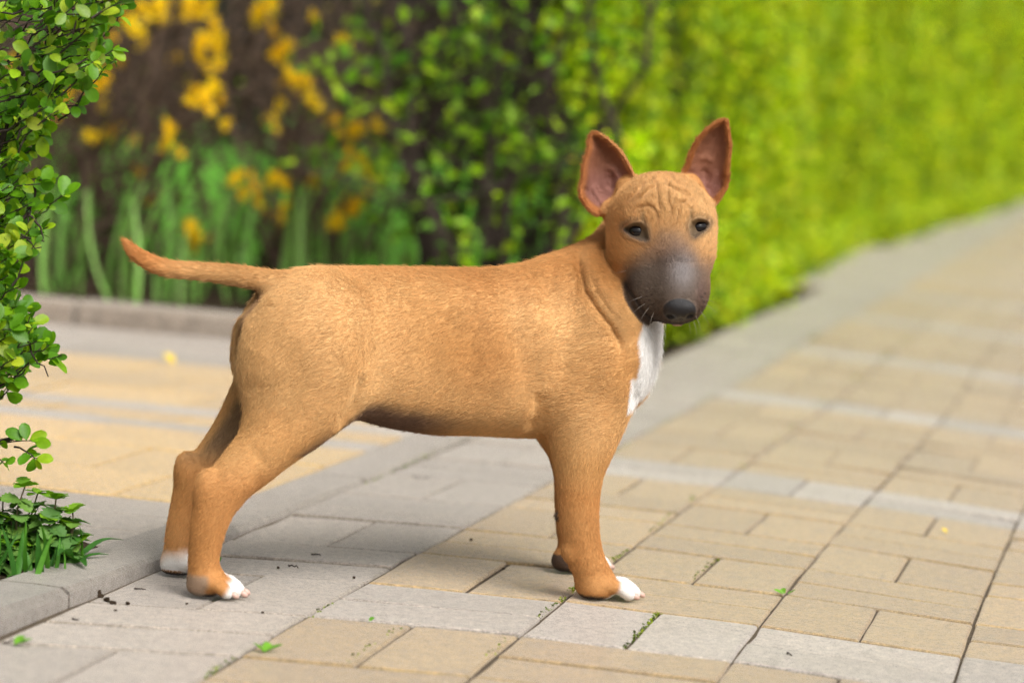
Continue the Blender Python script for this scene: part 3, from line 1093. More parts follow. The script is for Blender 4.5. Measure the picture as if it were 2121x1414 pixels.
# head frame: a to the photograph's right, b up, c towards the viewer; unit = half a millimetre
HEAD_D = 2.955
HEAD_O = to_dog(at(1385, 500, HEAD_D))
_hc = (CAM - at(1385, 500, HEAD_D))
_hc /= np.linalg.norm(_hc)
_ha = C_RIGHT - _hc * (C_RIGHT @ _hc)
_ha /= np.linalg.norm(_ha)
_hb = np.cross(_hc, _ha)
HM = np.stack([_ha, _hb, _hc]) @ W2L.T                              # rows: head axes in dog coordinates
HS = HEAD_D / F_PX


def to_head(P):
    q = (P - HEAD_O.astype(P.dtype)) @ HM.T.astype(P.dtype) / P.dtype.type(HS)
    q[:, 0] += 1385
    q[:, 1] = 500 - q[:, 1]
    return q                                                         # (x right, y down, c to viewer)


def from_head(x, y, c):
    return HEAD_O + (np.array([x - 1385.0, 500.0 - y, c]) * HS) @ HM


def smin(a, b, k):
    h = np.clip(0.5 + 0.5 * (b - a) / k, 0, 1)
    return b + (a - b) * h - k * h * (1 - h)


def smax(a, b, k):
    return -smin(-a, -b, k)


def ell(P, c, r):
    q = (P - np.array(c, P.dtype)) / np.array(r, P.dtype)
    k0 = np.sqrt((q * q).sum(1)) + 1e-9
    q = q / np.array(r, P.dtype)
    k1 = np.sqrt((q * q).sum(1)) + 1e-9
    return k0 * (k0 - 1) / k1


def ellr(P, c, r, ang):
    """Ellipsoid turned by ang (degrees) in the x-y plane of the frame."""
    t = math.radians(ang)
    q = P - np.array(c, P.dtype)
    x = q[:, 0] * math.cos(t) + q[:, 1] * math.sin(t)
    y = -q[:, 0] * math.sin(t) + q[:, 1] * math.cos(t)
    return ell(np.stack([x, y, q[:, 2]], 1), (0, 0, 0), r)


def catmull(K, n):
    K = np.asarray(K, float)
    out = []
    for i in range(len(K) - 1):
        p0, p1, p2, p3 = K[max(i - 1, 0)], K[i], K[i + 1], K[min(i + 2, len(K) - 1)]
        for t in np.linspace(0, 1, n, endpoint=False):
            out.append(0.5 * ((2 * p1) + (-p0 + p2) * t + (2 * p0 - 5 * p1 + 4 * p2 - p3) * t * t + (-p0 + 3 * p1 - 3 * p2 + p3) * t ** 3))
    out.append(K[-1])
    return np.array(out)


def chain(P, K, n=3, sy=1.0):
    """Tapered tube through knots (x, y, z, r): nearest point on a fine polyline, radius read there and smoothed."""
    C = catmull(K, n)
    best = np.full(len(P), 1e9, P.dtype)
    num = np.zeros(len(P), P.dtype)
    den = np.zeros(len(P), P.dtype)
    kk = P.dtype.type(0.05 * float(np.mean(C[:, 3])))
    es = []
    for a, b in zip(C[:-1], C[1:]):
        pa = a[:3].astype(P.dtype)
        ba = (b[:3] - a[:3]).astype(P.dtype)
        v = P - pa
        t = np.clip(v @ ba / max(float(ba @ ba), 1e-9), 0, 1)
        w = v - t[:, None] * ba
        e = np.sqrt((w * w).sum(1)) - (a[3] + (b[3] - a[3]) * t)
        best = np.minimum(best, e)
        es.append(e)
    for e in es:                                       # soft minimum, evens out the joints between segments
        w = np.exp(-np.minimum((e - best) / kk, 30))
        den += w
    return best - kk * np.log(den) + kk * 1.1


def poly_dist(X, Y, pts):
    """Distance in the plane to an open polyline."""
    d = np.full(X.shape, 1e9, X.dtype)
    for (ax, ay), (bx, by) in zip(pts[:-1], pts[1:]):
        ex, ey = bx - ax, by - ay
        t = np.clip(((X - ax) * ex + (Y - ay) * ey) / (ex * ex + ey * ey + 1e-9), 0, 1)
        d = np.minimum(d, np.hypot(X - ax - t * ex, Y - ay - t * ey))
    return d


def groove(X, Y, pts, w):
    """1 on a polyline, falling off over w, and fading out towards both of its ends."""
    P = np.asarray(pts, float)
    seg = np.hypot(*(P[1:] - P[:-1]).T)
    s0 = np.r_[0, np.cumsum(seg)]
    d = np.full(X.shape, 1e9, X.dtype)
    sp = np.zeros(X.shape, X.dtype)
    for k in range(len(P) - 1):
        ax, ay = P[k]
        ex, ey = P[k + 1] - P[k]
        t = np.clip(((X - ax) * ex + (Y - ay) * ey) / (ex * ex + ey * ey + 1e-9), 0, 1)
        e = np.hypot(X - ax - t * ex, Y - ay - t * ey)
        m = e < d
        d = np.where(m, e, d)
        sp = np.where(m, s0[k] + t * seg[k], sp)
    f = np.clip(np.minimum(sp, s0[-1] - sp) / (0.3 * s0[-1]) + .12, 0, 1)
    return d, np.exp(-(d / w) ** 2) * f * f * (3 - 2 * f), f


def poly_sd(X, Y, pts):
    """Signed distance to a closed polygon (negative inside)."""
    d = poly_dist(X, Y, list(pts) + [pts[0]])
    ins = np.zeros(X.shape, bool)
    for (ax, ay), (bx, by) in zip(pts, list(pts[1:]) + [pts[0]]):
        c = ((ay > Y) != (by > Y))
        if by != ay:
            c &= X < (bx - ax) * (Y - ay) / (by - ay) + ax
        ins ^= c
    return np.where(ins, -d, d)


EAR_L = [(1228, 272), (1221, 278), (1218, 290), (1217, 308), (1211, 326), (1207, 345), (1206, 362), (1203, 378), (1200, 394), (1202, 410),
         (1212, 425), (1224, 438), (1240, 448), (1264, 440), (1296, 420), (1322, 392), (1320, 372), (1312, 357), (1304, 342), (1294, 323), (1279, 304), (1260, 287), (1243, 276)]
EAR_R = [(1499, 247), (1507, 252), (1510, 272), (1514, 300), (1512, 329), (1509, 352), (1509, 376), (1505, 393), (1495, 408), (1482, 426),
         (1464, 424), (1436, 402), (1414, 374), (1411, 359), (1420, 342), (1430, 312), (1443, 288), (1462, 266), (1484, 251)]
WRINKLES = [
    ([(1364, 389), (1346, 401), (1334, 411), (1314, 423)], 2.7, 4.2), ([(1338, 384), (1322, 405), (1302, 422)], 2.2, 4.4),
    ([(1358, 374), (1362, 400), (1363, 420), (1368, 442)], 2.4, 3.6), ([(1380, 374), (1383, 404), (1384, 422), (1390, 436), (1390, 454)], 2.4, 3.6),
    ([(1394, 398), (1396, 416), (1390, 436)], 1.7, 3.2), ([(1378, 384), (1397, 397), (1414, 405), (1434, 417)], 2.7, 4.2),
    ([(1390, 365), (1400, 381), (1422, 393)], 2.0, 4.4), ([(1314, 444), (1330, 433), (1343, 429), (1354, 433), (1361, 445), (1365, 468)], 2.6, 3.6),
    ([(1402, 458), (1402, 436), (1410, 424), (1430, 420)], 2.4, 3.6), ([(1322, 446), (1345, 440)], 1.6, 3.4), ([(1416, 431), (1440, 438)], 1.6, 3.4),
    ([(1333, 446), (1335, 460), (1337, 474)], 1.6, 4.0), ([(1431, 438), (1430, 452), (1431, 468)], 1.6, 4.0),
    ([(1350, 362), (1344, 380)], 1.6, 5.0), ([(1370, 360), (1372, 378)], 1.4, 5.0),
]
NECK_FOLDS = [([(1214, 505), (1203, 530), (1203, 556), (1214, 598), (1238, 634), (1268, 672), (1290, 716), (1296, 745)], 13.0, 10.0),
              ([(1258, 478), (1262, 520), (1272, 560), (1292, 596), (1312, 622)], 9.0, 12.0),
              ([(1180, 522), (1176, 556), (1184, 600)], 2.2, 8.0), ([(1225, 560), (1240, 600), (1268, 640), (1296, 672)], 5.5, 8.0), ([(1150, 534), (1146, 570), (1152, 610)], 1.8, 8.0)]
LIP = [(1300, 588), (1306, 600), (1320, 618), (1337, 645), (1356, 661), (1380, 669), (1402, 667), (1425, 668), (1446, 659), (1460, 640)]


def head_sdf(P):
    q = to_head(P)
    X, Y, Cc = q[:, 0], q[:, 1], q[:, 2]
    d = ell(q, (1369, 455, -8), (113, 98, 100))
    d = smin(d, ell(q, (1372, 428, 42), (86, 66, 56)), 26)
    d = smin(d, ell(q, (1380, 525, 42), (95, 92, 74)), 28)
    d = smin(d, ell(q, (1316, 522, 8), (58, 74, 62)), 26)
    d = smin(d, ell(q, (1431, 505, 4), (47, 86, 62)), 26)
    d = smin(d, ell(q, (1388, 590, 74), (79, 70, 72)), 26)
    d = smin(d, ellr(q, (1346, 612, 72), (46, 52, 50), 0), 20)        # lip, viewer's left
    d = smin(d, ellr(q, (1428, 604, 76), (34, 54, 50), 0), 20)
    d = smin(d, ell(q, (1403, 612, 104), (50, 46, 46)), 18)
    d = smin(d, ell(q, (1402, 632, 66), (48, 41, 52)), 14)            # lower jaw
    for ec in ((1306, 396, -30), (1424, 394, -30)):                    # muscle under the ears
        d = smin(d, ell(q, ec, (30, 32, 26)), 10)
    d = smin(d, ell(q, (1280, 438, -22), (34, 26, 30)), 12)
    # bridge of the muzzle, slightly hollow beside it
    d = smin(d, ell(q, (1404, 560, 110), (34, 62, 36)), 24)
    d = d + 5.0 * np.exp(-(((X - 1350) / 22) ** 2 + ((Y - 556) / 40) ** 2)) * (Cc > 20)
    d = d + 3.5 * np.exp(-(((X - 1451) / 14) ** 2 + ((Y - 556) / 40) ** 2)) * (Cc > 20)
    # brows
    d = smin(d, ell(q, (1330, 452, 78), (30, 18, 16)), 16)
    d = smin(d, ell(q, (1440, 445, 74), (26, 18, 16)), 16)
    # wrinkled forehead
    front = np.clip((Cc - 5) / 25, 0, 1)
    for pts, dep, w in WRINKLES:
        e, g_, f_ = groove(X, Y, pts, w)
        d = d + front * 1.25 * dep * (g_ - 0.30 * f_ * np.exp(-((e - 2.3 * w) / (1.3 * w)) ** 2))
    # eye openings
    for ep in (EYE_L, EYE_R):
        d2 = poly_sd(X, Y, ep)
        t = np.clip((4.5 - d2) / 8, 0, 1)
        d = d + np.where(Cc > 20, 9.5 * t * t * (3 - 2 * t) - 1.6 * np.exp(-((d2 - 8) / 4.0) ** 2), 0)
    # nose leather
    n = ell(q, (1407, 633, 136), (34, 23, 22))
    n = smin(n, ell(q, (1388, 641, 130), (17, 18, 17)), 8)
    n = smin(n, ell(q, (1427, 640, 130), (16, 18, 17)), 8)
    d = smin(d, n, 4)
    d = smax(d, -ellr(q, (1390, 654, 146), (10, 6.5, 16), 25), 4)
    d = smax(d, -ellr(q, (1429, 653, 144), (9.5, 6.5, 16), -28), 4)
    d = d + 2.4 * np.exp(-((X - 1408) / 2.6) ** 2) * np.clip((Y - 648) / 8, 0, 1) * (Cc > 80)
    # lips over the jaw
    e = poly_dist(X, Y, LIP)
    d = d + np.where(Cc > 20, 3.6 * np.exp(-(e / 3.0) ** 2), 0)
    # skull top a little flat
    d = smax(d, 353 - Y, 14)
    return d * HS, q


def ear_sdf(q, poly, cup, cx, base_c, ridges, tipback):
    X, Y, Cc = q[:, 0], q[:, 1], q[:, 2]
    d2 = poly_sd(X, Y, poly)
    ins = np.clip(-d2, 0, 60)
    sheet = base_c - cup * (1 - np.exp(-(ins / 17.0) ** 1.6)) - tipback * np.clip((430 - Y) / 170, -0.3, 1.2)
    for pts, amp, w in ridges:
        sheet = sheet + .7 * amp * groove(X, Y, pts, w)[1]
    thick = 4.2 + 6 * np.clip((Y - 392) / 60, 0, 1)
    s = np.abs(Cc - sheet) * 0.72 - thick
    e = smax(d2, s, 4.0)
    return e


EYE_L = [(1301, 477), (1308, 473), (1316, 469), (1327, 468), (1335, 476), (1338, 495), (1327, 492), (1313, 487)]
EYE_R = [(1462, 466), (1454, 462), (1445, 460), (1436, 465), (1433, 472), (1438, 487), (1448, 481), (1457, 474)]
EYE_L, EYE_R = [[(cx + (x - cx) * 1.13, cy + (y - cy) * 1.13) for x, y in E_] for E_, cx, cy in ((EYE_L, 1320, 481), (EYE_R, 1447, 472))]
EAR_RIDGE_L = [([(1248, 346), (1270, 350), (1280, 368), (1276, 392)], 9, 6), ([(1262, 360), (1266, 376), (1262, 394)], -7, 8), ([(1224, 380), (1234, 398), (1246, 418), (1256, 436)], 9, 7), ([(1208, 384), (1216, 398), (1222, 416)], -7, 5)]
EAR_RIDGE_R = [([(1446, 330), (1462, 326), (1478, 336)], 6, 7), ([(1452, 348), (1462, 360), (1456, 378)], -8, 8), ([(1484, 350), (1476, 372), (1464, 392)], 8, 7), ([(1504, 360), (1496, 376), (1490, 392)], -7, 5), ([(1437, 340), (1438, 362), (1444, 384)], 8, 6)]
TORSO = np.array([
    (-.183, .248, .215, .016), (-.180, .264, .202, .030), (-.174, .281, .190, .044), (-.166, .292, .180, .053), (-.145, .304, .169, .062), (-.110, .317, .168, .067), (-.070, .3195, .169, .069), (-.030, .321, .159, .073),
    (.020, .322, .1525, .079), (.070, .3235, .1535, .083), (.110, .329, .1515, .085), (.150, .341, .152, .084), (.185, .349, .160, .079),
    (.215, .335, .172, .069), (.235, .308, .190, .058), (.248, .288, .206, .046), (.256, .270, .222, .028), (.2585, .258, .236, .014)])


def torso_sdf(P):
    X = np.clip(P[:, 0], TORSO[0, 0], TORSO[-1, 0])
    xs = np.linspace(TORSO[0, 0], TORSO[-1, 0], 160)
    tab = []
    for k in (1, 2, 3):
        v = np.interp(xs, TORSO[:, 0], TORSO[:, k])
        for _ in range(3):
            v = np.convolve(np.r_[[v[0]] * 3, v, [v[-1]] * 3], np.ones(7) / 7, 'valid')
        tab.append(np.interp(X, xs, v).astype(P.dtype))
    top, bot, w = tab
    c = 0.5 * (top + bot)
    h = 0.5 * (top - bot)
    vz = (P[:, 2] - c) / h
    wz = w * (1 - 0.10 * np.clip(vz, -1, 1))                # a little wider low on the ribs
    r = (np.abs(P[:, 1] / wz) ** 2.25 + np.abs(vz) ** 2.25 + 1e-9) ** (1 / 2.25)
    d = (r - 1) * np.minimum(w, h) * 0.92
    ex = np.abs(P[:, 0] - X)
    return np.where(ex > 0, np.sqrt(np.maximum(d, 0) ** 2 + ex ** 2), d)


HIND_N = [(-.118, -.040, .262, .050), (-.130, -.048, .222, .055), (-.148, -.053, .180, .0420), (-.172, -.056, .146, .0300), (-.198, -.057, .118, .0250), (-.2170, -.057, .094, .0215), (-.2245, -.057, .068, .0182), (-.2270, -.057, .042, .0155), (-.2260, -.057, .022, .0155)]
HIND_F = [(-.100, .038, .262, .046), (-.102, .044, .222, .050), (-.130, .050, .180, .0420), (-.157, .053, .146, .0300), (-.178, .055, .118, .0255), (-.1990, .055, .094, .0225), (-.2080, .055, .068, .0185), (-.2140, .055, .042, .0158), (-.2140, .055, .022, .0155)]
FORE_N = [(.186, -.046, .290, .040), (.178, -.060, .246, .050), (.164, -.070, .200, .043), (.1560, -.075, .160, .0340), (.1535, -.077, .134, .0260), (.1545, -.077, .106, .0222), (.1575, -.077, .078, .0205), (.1630, -.076, .054, .0195), (.1710, -.076, .036, .0188), (.1800, -.076, .022, .0185)]
FORE_F = [(x + float(np.interp(z, [.02, .06, .10, .13, .20, .26], [.052, .062, .066, .060, .030, 0])), -y, z, r * (.86 if z < .14 else .95)) for x, y, z, r in FORE_N]
TAIL = [(-.128, 0, .293, .0165), (-.1453, 0, .2970, .0140), (-.1679, 0, .3012, .0125), (-.1923, 0, .3040, .0116), (-.2204, 0, .3063, .0102), (-.2453, 0, .3071, .0097), (-.2642, 0, .3084, .0095), (-.2818, 0, .3137, .0090), (-.2957, 0, .3214, .0078), (-.3039, 0, .3298, .0050), (-.3101, 0, .3373, .0012)]
NECK = [(.165, 0, .258, .066), (.202, .004, .287, .060), (.232, .012, .318, .053), (.254, .022, .346, .048), (.268, .026, .362, .044)]


def paw(P, x, y, heel, toe, w, size=1.0, yaw=0.0):
    """One paw: pad mass and four toes that end at different lengths, claws are separate."""
    t = yaw
    Q = P - np.array([x, y, 0], P.dtype)
    u = Q[:, 0] * math.cos(t) + Q[:, 1] * math.sin(t)
    v = -Q[:, 0] * math.sin(t) + Q[:, 1] * math.cos(t)
    Q = np.stack([u, v, Q[:, 2]], 1)
    d = ell(Q, (heel * .35 + toe * .05, 0, .014), ((toe - heel) * .36, w * .92, .0165))
    d = smin(d, ell(Q, (heel * .55, 0, .010), (.014, w * .8, .0105)), .006)
    for k, (fy, fx) in enumerate(((-.78, .72), (-.28, .97), (.28, 1.0), (.78, .76))):
        tx = toe * fx
        knuckle = (tx - .0175, fy * w, .0150)
        tip = (tx - .0085, fy * w * 1.03, .0086)
        e = chain(Q, [(tx - .028, fy * w * .8, .0150, .0088), (*knuckle, .0086), (*tip, .0082)], 2)
        d = smin(d, e, .0014)
    d = smax(d, -(P[:, 2] - .0003), .003)
    return d


PAWS = [(-.2130, -.057, -.026, .029, .0215, -0.45), (-.2030, .055, -.027, .031, .0165, -0.35), (.1880, -.076, -.018, .043, .0240, -0.10), (.2330, .076, -.022, .042, .0200, 0.05)]
BODY_CREASE = [  # (polyline in x, z; depth m; width m), carved on the near side only
    ([(.080, .334), (.072, .290), (.078, .245), (.092, .212), (.106, .176)], .0042, .018),
    ([(.105, .166), (.108, .186), (.103, .210)], .0048, .0075),
    ([(-.060, .285), (-.070, .255), (-.084, .220), (-.104, .168)], .0026, .018),
    ([(-.106, .164), (-.094, .192), (-.086, .224)], .0042, .009),
    ([(-.176, .262), (-.158, .222), (-.160, .186), (-.180, .150)], .0024, .013),
    ([(-.180, .146), (-.202, .126), (-.214, .112)], .0022, .008),
    ([(-.190, .128), (-.184, .108), (-.192, .086)], .0012, .008),
    ([(.116, .322), (.110, .290), (.120, .258)], .0026, .012),
    ([(.176, .240), (.192, .216), (.204, .196)], .0040, .012),
    ([(-.020, .315), (-.014, .270), (-.022, .220)], .0014, .014),
    ([(.024, .318), (.028, .270), (.020, .215)], .0012, .012),
]
BODY_RIDGE = [([(.098, .326), (.097, .296), (.104, .262)], .0036, .013), ([(.148, .336), (.142, .306), (.152, .276)], .0028, .011), ([(-.184, .246), (-.190, .222), (-.184, .205)], .0014, .008),
              ([(-.045, .290), (-.038, .250), (-.045, .205)], .0016, .02), ([(.146, .232), (.172, .222), (.194, .226)], .0032, .015), ([(-.140, .285), (-.115, .262), (-.110, .228), (-.128, .190)], .0026, .020),
              ([(.050, .30), (.054, .25), (.046, .20)], .0014, .016)]


def dog_sdf(P):
    P = P.astype(np.float32)
    n = len(P)
    d = torso_sdf(P)
    X, Y, Z = P[:, 0], P[:, 1], P[:, 2]

    def part(mask, fn):
        out = np.full(n, .2, np.float32)
        if mask.any():
            out[mask] = fn(P[mask])
        return out

    hind = X < -.03
    d = smin(d, part(hind & (Y < .03) & (Z < .34), lambda Q: chain(Q, HIND_N, 6)), .020)
    d = smin(d, part(hind & (Y > -.03) & (Z < .34), lambda Q: chain(Q, HIND_F, 6)), .018)
    d = smin(d, part(hind, lambda Q: ell(Q, (-.130, -.040, .228), (.062, .033, .072))), .034)
    d = smin(d, part(hind, lambda Q: ell(Q, (-.104, .040, .230), (.056, .030, .072))), .030)
    d = smin(d, part(X < -.06, lambda Q: chain(Q, TAIL, 3)), .016)
    fore = (X > .04) & (Z < .36)
    d = smin(d, part(fore & (Y < .03), lambda Q: chain(Q, FORE_N, 6)), .016)
    d = smin(d, part(fore & (Y > -.03), lambda Q: chain(Q, FORE_F, 6)), .016)
    d = smin(d, part(fore, lambda Q: ell(Q, (.214, -.014, .228), (.036, .050, .044))), .022)     # breast bone
    d = smin(d, part((X > .06) & (Z > .15), lambda Q: chain(Q, NECK, 6)), .026)
    # hock bones and wrists
    d = smin(d, part(hind & (Z < .18), lambda Q: ell(Q, (-.2300, -.057, .106), (.0120, .0115, .018))), .011)
    d = smin(d, part(hind & (Z < .18), lambda Q: ell(Q, (-.2135, .055, .108), (.0120, .0115, .018))), .011)
    d = smin(d, part((X > .1) & (Z < .1), lambda Q: ell(Q, (.148, -.077, .048), (.0065, .009, .010))), .008)
    d = smin(d, part((X > .1) & (Z < .1), lambda Q: ell(Q, (.2045, .070, .061), (.0055, .0045, .0050))), .006)
    for x, y, heel, toe, w, yaw in PAWS:
        d = smin(d, part((np.abs(X - x) < .09) & (np.abs(Y - y) < .06) & (Z < .09), lambda Q: paw(Q, x, y, heel, toe, w, yaw=yaw)), .010)
    d = d + .0016                                    # room for the coat
    near = np.clip(-Y / .03, 0, 1)
    nm = near > 0
    if nm.any():
        add = np.zeros(n, np.float32)
        xz = (X[nm], Z[nm])
        v = np.zeros(nm.sum(), np.float32)
        for pts, dep, w in BODY_CREASE:
            v += dep * groove(*xz, pts, w)[1]
        for pts, dep, w in BODY_RIDGE:
            v -= dep * groove(*xz, pts, w)[1]
        # ribs, barely showing
        v += .0007 * np.sin((xz[0] - .25 * (xz[1] - .24)) * 260) * np.exp(-(((xz[0] - .02) / .05) ** 2 + ((xz[1] - .235) / .05) ** 2))
        add[nm] = v
        d = d + add * near
    hm = (X > .10) & (Z > .17)
    if hm.any():
        Q = P[hm]
        q = to_head(Q)
        fd = np.zeros(len(Q), np.float32)
        vis = np.clip((q[:, 2] + 60) / 40, 0, 1)
        for pts, dep, w in NECK_FOLDS:
            fd += vis * dep * groove(q[:, 0], q[:, 1], pts, w)[1] * HS
        # rolls beside the folds
        rl = groove(q[:, 0], q[:, 1], [(1236, 500), (1228, 545), (1240, 590), (1264, 622), (1292, 656), (1312, 700)], 20.0)[1]
        fd -= vis * 9.5 * HS * rl
        dh, _ = head_sdf(Q)
        db = d[hm] + fd
        db = smin(db, dh, .007)
        eL = ear_sdf(q, EAR_L, 38, 1258, -4, EAR_RIDGE_L, 14) * HS
        eR = ear_sdf(q, EAR_R, 36, 1466, -6, EAR_RIDGE_R, 14) * HS
        db = smin(db, eL, .0045)
        db = smin(db, eR, .0045)
        db = smax(db, -ell(q, (1266, 404, -14), (13, 12, 16)) * HS, .004)
        db = smax(db, -ell(q, (1450, 394, -12), (9, 12, 15)) * HS, .004)
        d[hm] = db
    return d


def surface_net(sdf, lo, hi, h):
    lo = np.array(lo)
    B = 8
    nb = np.ceil((np.array(hi) - lo) / (h * B)).astype(int)
    n = nb * B
    cg = np.stack(np.meshgrid(*[np.arange(k) for k in nb], indexing='ij'), -1).reshape(-1, 3)
    cd = sdf(lo + (cg + 0.5) * B * h)
    D = np.repeat(np.repeat(np.repeat(cd.reshape(nb), B, 0), B, 1), B, 2).astype(np.float32)
    act = cg[np.abs(cd) < B * h * 1.25]
    # second level: 2-cells inside the active blocks
    o2 = np.stack(np.meshgrid(*[np.arange(4)] * 3, indexing='ij'), -1).reshape(-1, 3) * 2
    c2 = (act[:, None, :] * B + o2[None]).reshape(-1, 3)
    d2 = sdf(lo + (c2 + 0.5) * h)
    for a in range(2):
        for b in range(2):
            for c in range(2):
                D[c2[:, 0] + a, c2[:, 1] + b, c2[:, 2] + c] = d2
    a2 = c2[np.abs(d2) < 4.2 * h]
    o1 = np.stack(np.meshgrid(*[np.arange(2)] * 3, indexing='ij'), -1).reshape(-1, 3)
    c1 = (a2[:, None, :] + o1[None]).reshape(-1, 3)
    D[c1[:, 0], c1[:, 1], c1[:, 2]] = sdf(lo + c1 * h)
    S = D < 0
    cnt = np.zeros(tuple(n - 1), np.int8)
    for a in range(2):
        for b in range(2):
            for c in range(2):
                cnt += S[a:n[0] - 1 + a, b:n[1] - 1 + b, c:n[2] - 1 + c]
    cells = np.argwhere((cnt > 0) & (cnt < 8))
    idx = np.full(tuple(n - 1), -1, np.int32)
    idx[cells[:, 0], cells[:, 1], cells[:, 2]] = np.arange(len(cells))
    acc = np.zeros((len(cells), 3))
    wsum = np.zeros(len(cells))
    cor = [(a, b, c) for a in range(2) for b in range(2) for c in range(2)]
    val = {k: D[cells[:, 0] + k[0], cells[:, 1] + k[1], cells[:, 2] + k[2]].astype(float) for k in cor}
    for p in cor:
        for ax in range(3):
            if p[ax] == 0:
                r = list(p); r[ax] = 1; r = tuple(r)
                x, y = val[p], val[r]
                m = (x < 0) != (y < 0)
                t = np.where(m, x / np.where(m, x - y, 1), 0)
                q = np.array(p, float)[None] + 0 * acc
                q[:, ax] += t
                acc += q * m[:, None]
                wsum += m
    V = lo + (cells + acc / wsum[:, None]) * h
    faces = []
    for ax in range(3):
        u, w = [(1, 2), (2, 0), (0, 1)][ax]
        sl0 = [slice(None)] * 3; sl1 = [slice(None)] * 3
        sl0[ax] = slice(0, n[ax] - 1); sl1[ax] = slice(1, n[ax])
        E = np.argwhere(S[tuple(sl0)] != S[tuple(sl1)])
        ok = (E[:, u] > 0) & (E[:, w] > 0) & (E[:, u] < n[u] - 1) & (E[:, w] < n[w] - 1) & (E[:, ax] < n[ax] - 1)
        E = E[ok]
        flip = ~S[E[:, 0], E[:, 1], E[:, 2]]
        def cell(du, dw):
            c = E.copy(); c[:, u] -= du; c[:, w] -= dw
            return idx[c[:, 0], c[:, 1], c[:, 2]]
        q = np.stack([cell(0, 0), cell(1, 0), cell(1, 1), cell(0, 1)], 1)
        q[flip] = q[flip][:, ::-1]
        faces.append(q)
    Fq = np.concatenate(faces)
    Fq = Fq[(Fq >= 0).all(1)]
    return V, Fq


def sdf_grad(sdf, V, e=0.0008):
    k = np.array([(1, -1, -1), (-1, -1, 1), (-1, 1, -1), (1, 1, 1)], float)
    g = np.zeros_like(V)
    m = np.zeros(len(V))
    for v in k:
        s = sdf(V + v * e).astype(float)
        g += v * s[:, None]
        m += s
    return g / (4 * e), m / 4


import time as _time
_t0 = _time.time()
DOG_H = 0.0019
dV, dF = surface_net(dog_sdf, (-.330, -.165, -.006), (.345, .135, .500), DOG_H)
for _ in range(2):
    g, m = sdf_grad(dog_sdf, dV)
    gn = np.sqrt((g * g).sum(1)) + 1e-6
    step = np.clip(m / np.maximum(gn, .5), -DOG_H, DOG_H)
    dV = dV - g / gn[:, None] * step[:, None] * 0.8
# keep the main connected surface only
_lab = np.arange(len(dV))
for _ in range(200):
    mn = _lab[dF].min(1)
    new = _lab.copy()
    for k in range(4):
        np.minimum.at(new, dF[:, k], mn)
    new = new[new]
    if (new == _lab).all():
        break
    _lab = new
_main = np.bincount(_lab).argmax()
_keep = _lab == _main
_re = np.cumsum(_keep) - 1
dF = _re[dF[_keep[dF[:, 0]]]]
dV = dV[_keep]
print("dog surface", len(dV), len(dF), "in", round(_time.time() - _t0, 1), "s")


def refine(V, Fq, sel):
    """Split the selected quads into four; midpoints on the border of the selection stay on the old edges."""
    Fs = Fq[sel]
    E = np.sort(np.concatenate([Fs[:, [0, 1]], Fs[:, [1, 2]], Fs[:, [2, 3]], Fs[:, [3, 0]]]), 1)
    key = E[:, 0].astype(np.int64) * len(V) + E[:, 1]
    uk, inv, cn = np.unique(key, return_inverse=True, return_counts=True)
    e0, e1 = uk // len(V), uk % len(V)
    mid = (V[e0] + V[e1]) / 2
    cen = V[Fs].mean(1)
    m_ = inv.reshape(4, -1).T + len(V)
    c_ = np.arange(len(Fs)) + len(V) + len(uk)
    new = np.concatenate([np.stack([Fs[:, 0], m_[:, 0], c_, m_[:, 3]], 1), np.stack([m_[:, 0], Fs[:, 1], m_[:, 1], c_], 1),
                          np.stack([c_, m_[:, 1], Fs[:, 2], m_[:, 2]], 1), np.stack([m_[:, 3], c_, m_[:, 2], Fs[:, 3]], 1)])
    free = np.r_[np.zeros(len(V), bool), cn > 1, np.ones(len(Fs), bool)]
    return np.concatenate([V, mid, cen]), np.concatenate([Fq[~sel], new]), free


_q = to_head(dV)
_hv = (_q[:, 0] > 1195) & (_q[:, 0] < 1520) & (_q[:, 1] > 235) & (_q[:, 1] < 690) & (_q[:, 2] > -70) & (dV[:, 2] > .22)
dV, dF, _free = refine(dV, dF, _hv[dF].all(1))
for _ in range(2):
    g, m = sdf_grad(dog_sdf, dV[_free], .0005)
    gn = np.sqrt((g * g).sum(1)) + 1e-6
    dV[_free] -= g / gn[:, None] * np.clip(m / np.maximum(gn, .5), -.0009, .0009)[:, None] * .8
print("refined", len(dV), round(_time.time() - _t0, 1))


def vnoise(P, scale, seed=0):
    """Cheap smooth noise, -1..1: a few crossed sines."""
    r = np.random.default_rng(seed)
    out = np.zeros(len(P))
    for _ in range(6):
        k = r.normal(size=3)
        k /= np.linalg.norm(k)
        out += np.sin(P @ k * scale * r.uniform(.6, 1.6) + r.uniform(0, 6.28))
    return out / 3.2


FAWN = np.array(srgb(200, 148, 88))
FAWN_PALE = np.array(srgb(222, 180, 124))
RUST = np.array(srgb(178, 116, 56))
WHITE = np.array((.80, .78, .75))
SLATE = np.array(srgb(90, 77, 67))
SKIN = np.array(srgb(190, 124, 102))
BLACK = np.array((.012, .011, .012))


def lerp(a, b, t):
    return a + (b - a) * np.clip(t, 0, 1)[:, None]


def ss(x, a, b):
    t = np.clip((x - a) / (b - a), 0, 1)
    return t * t * (3 - 2 * t)


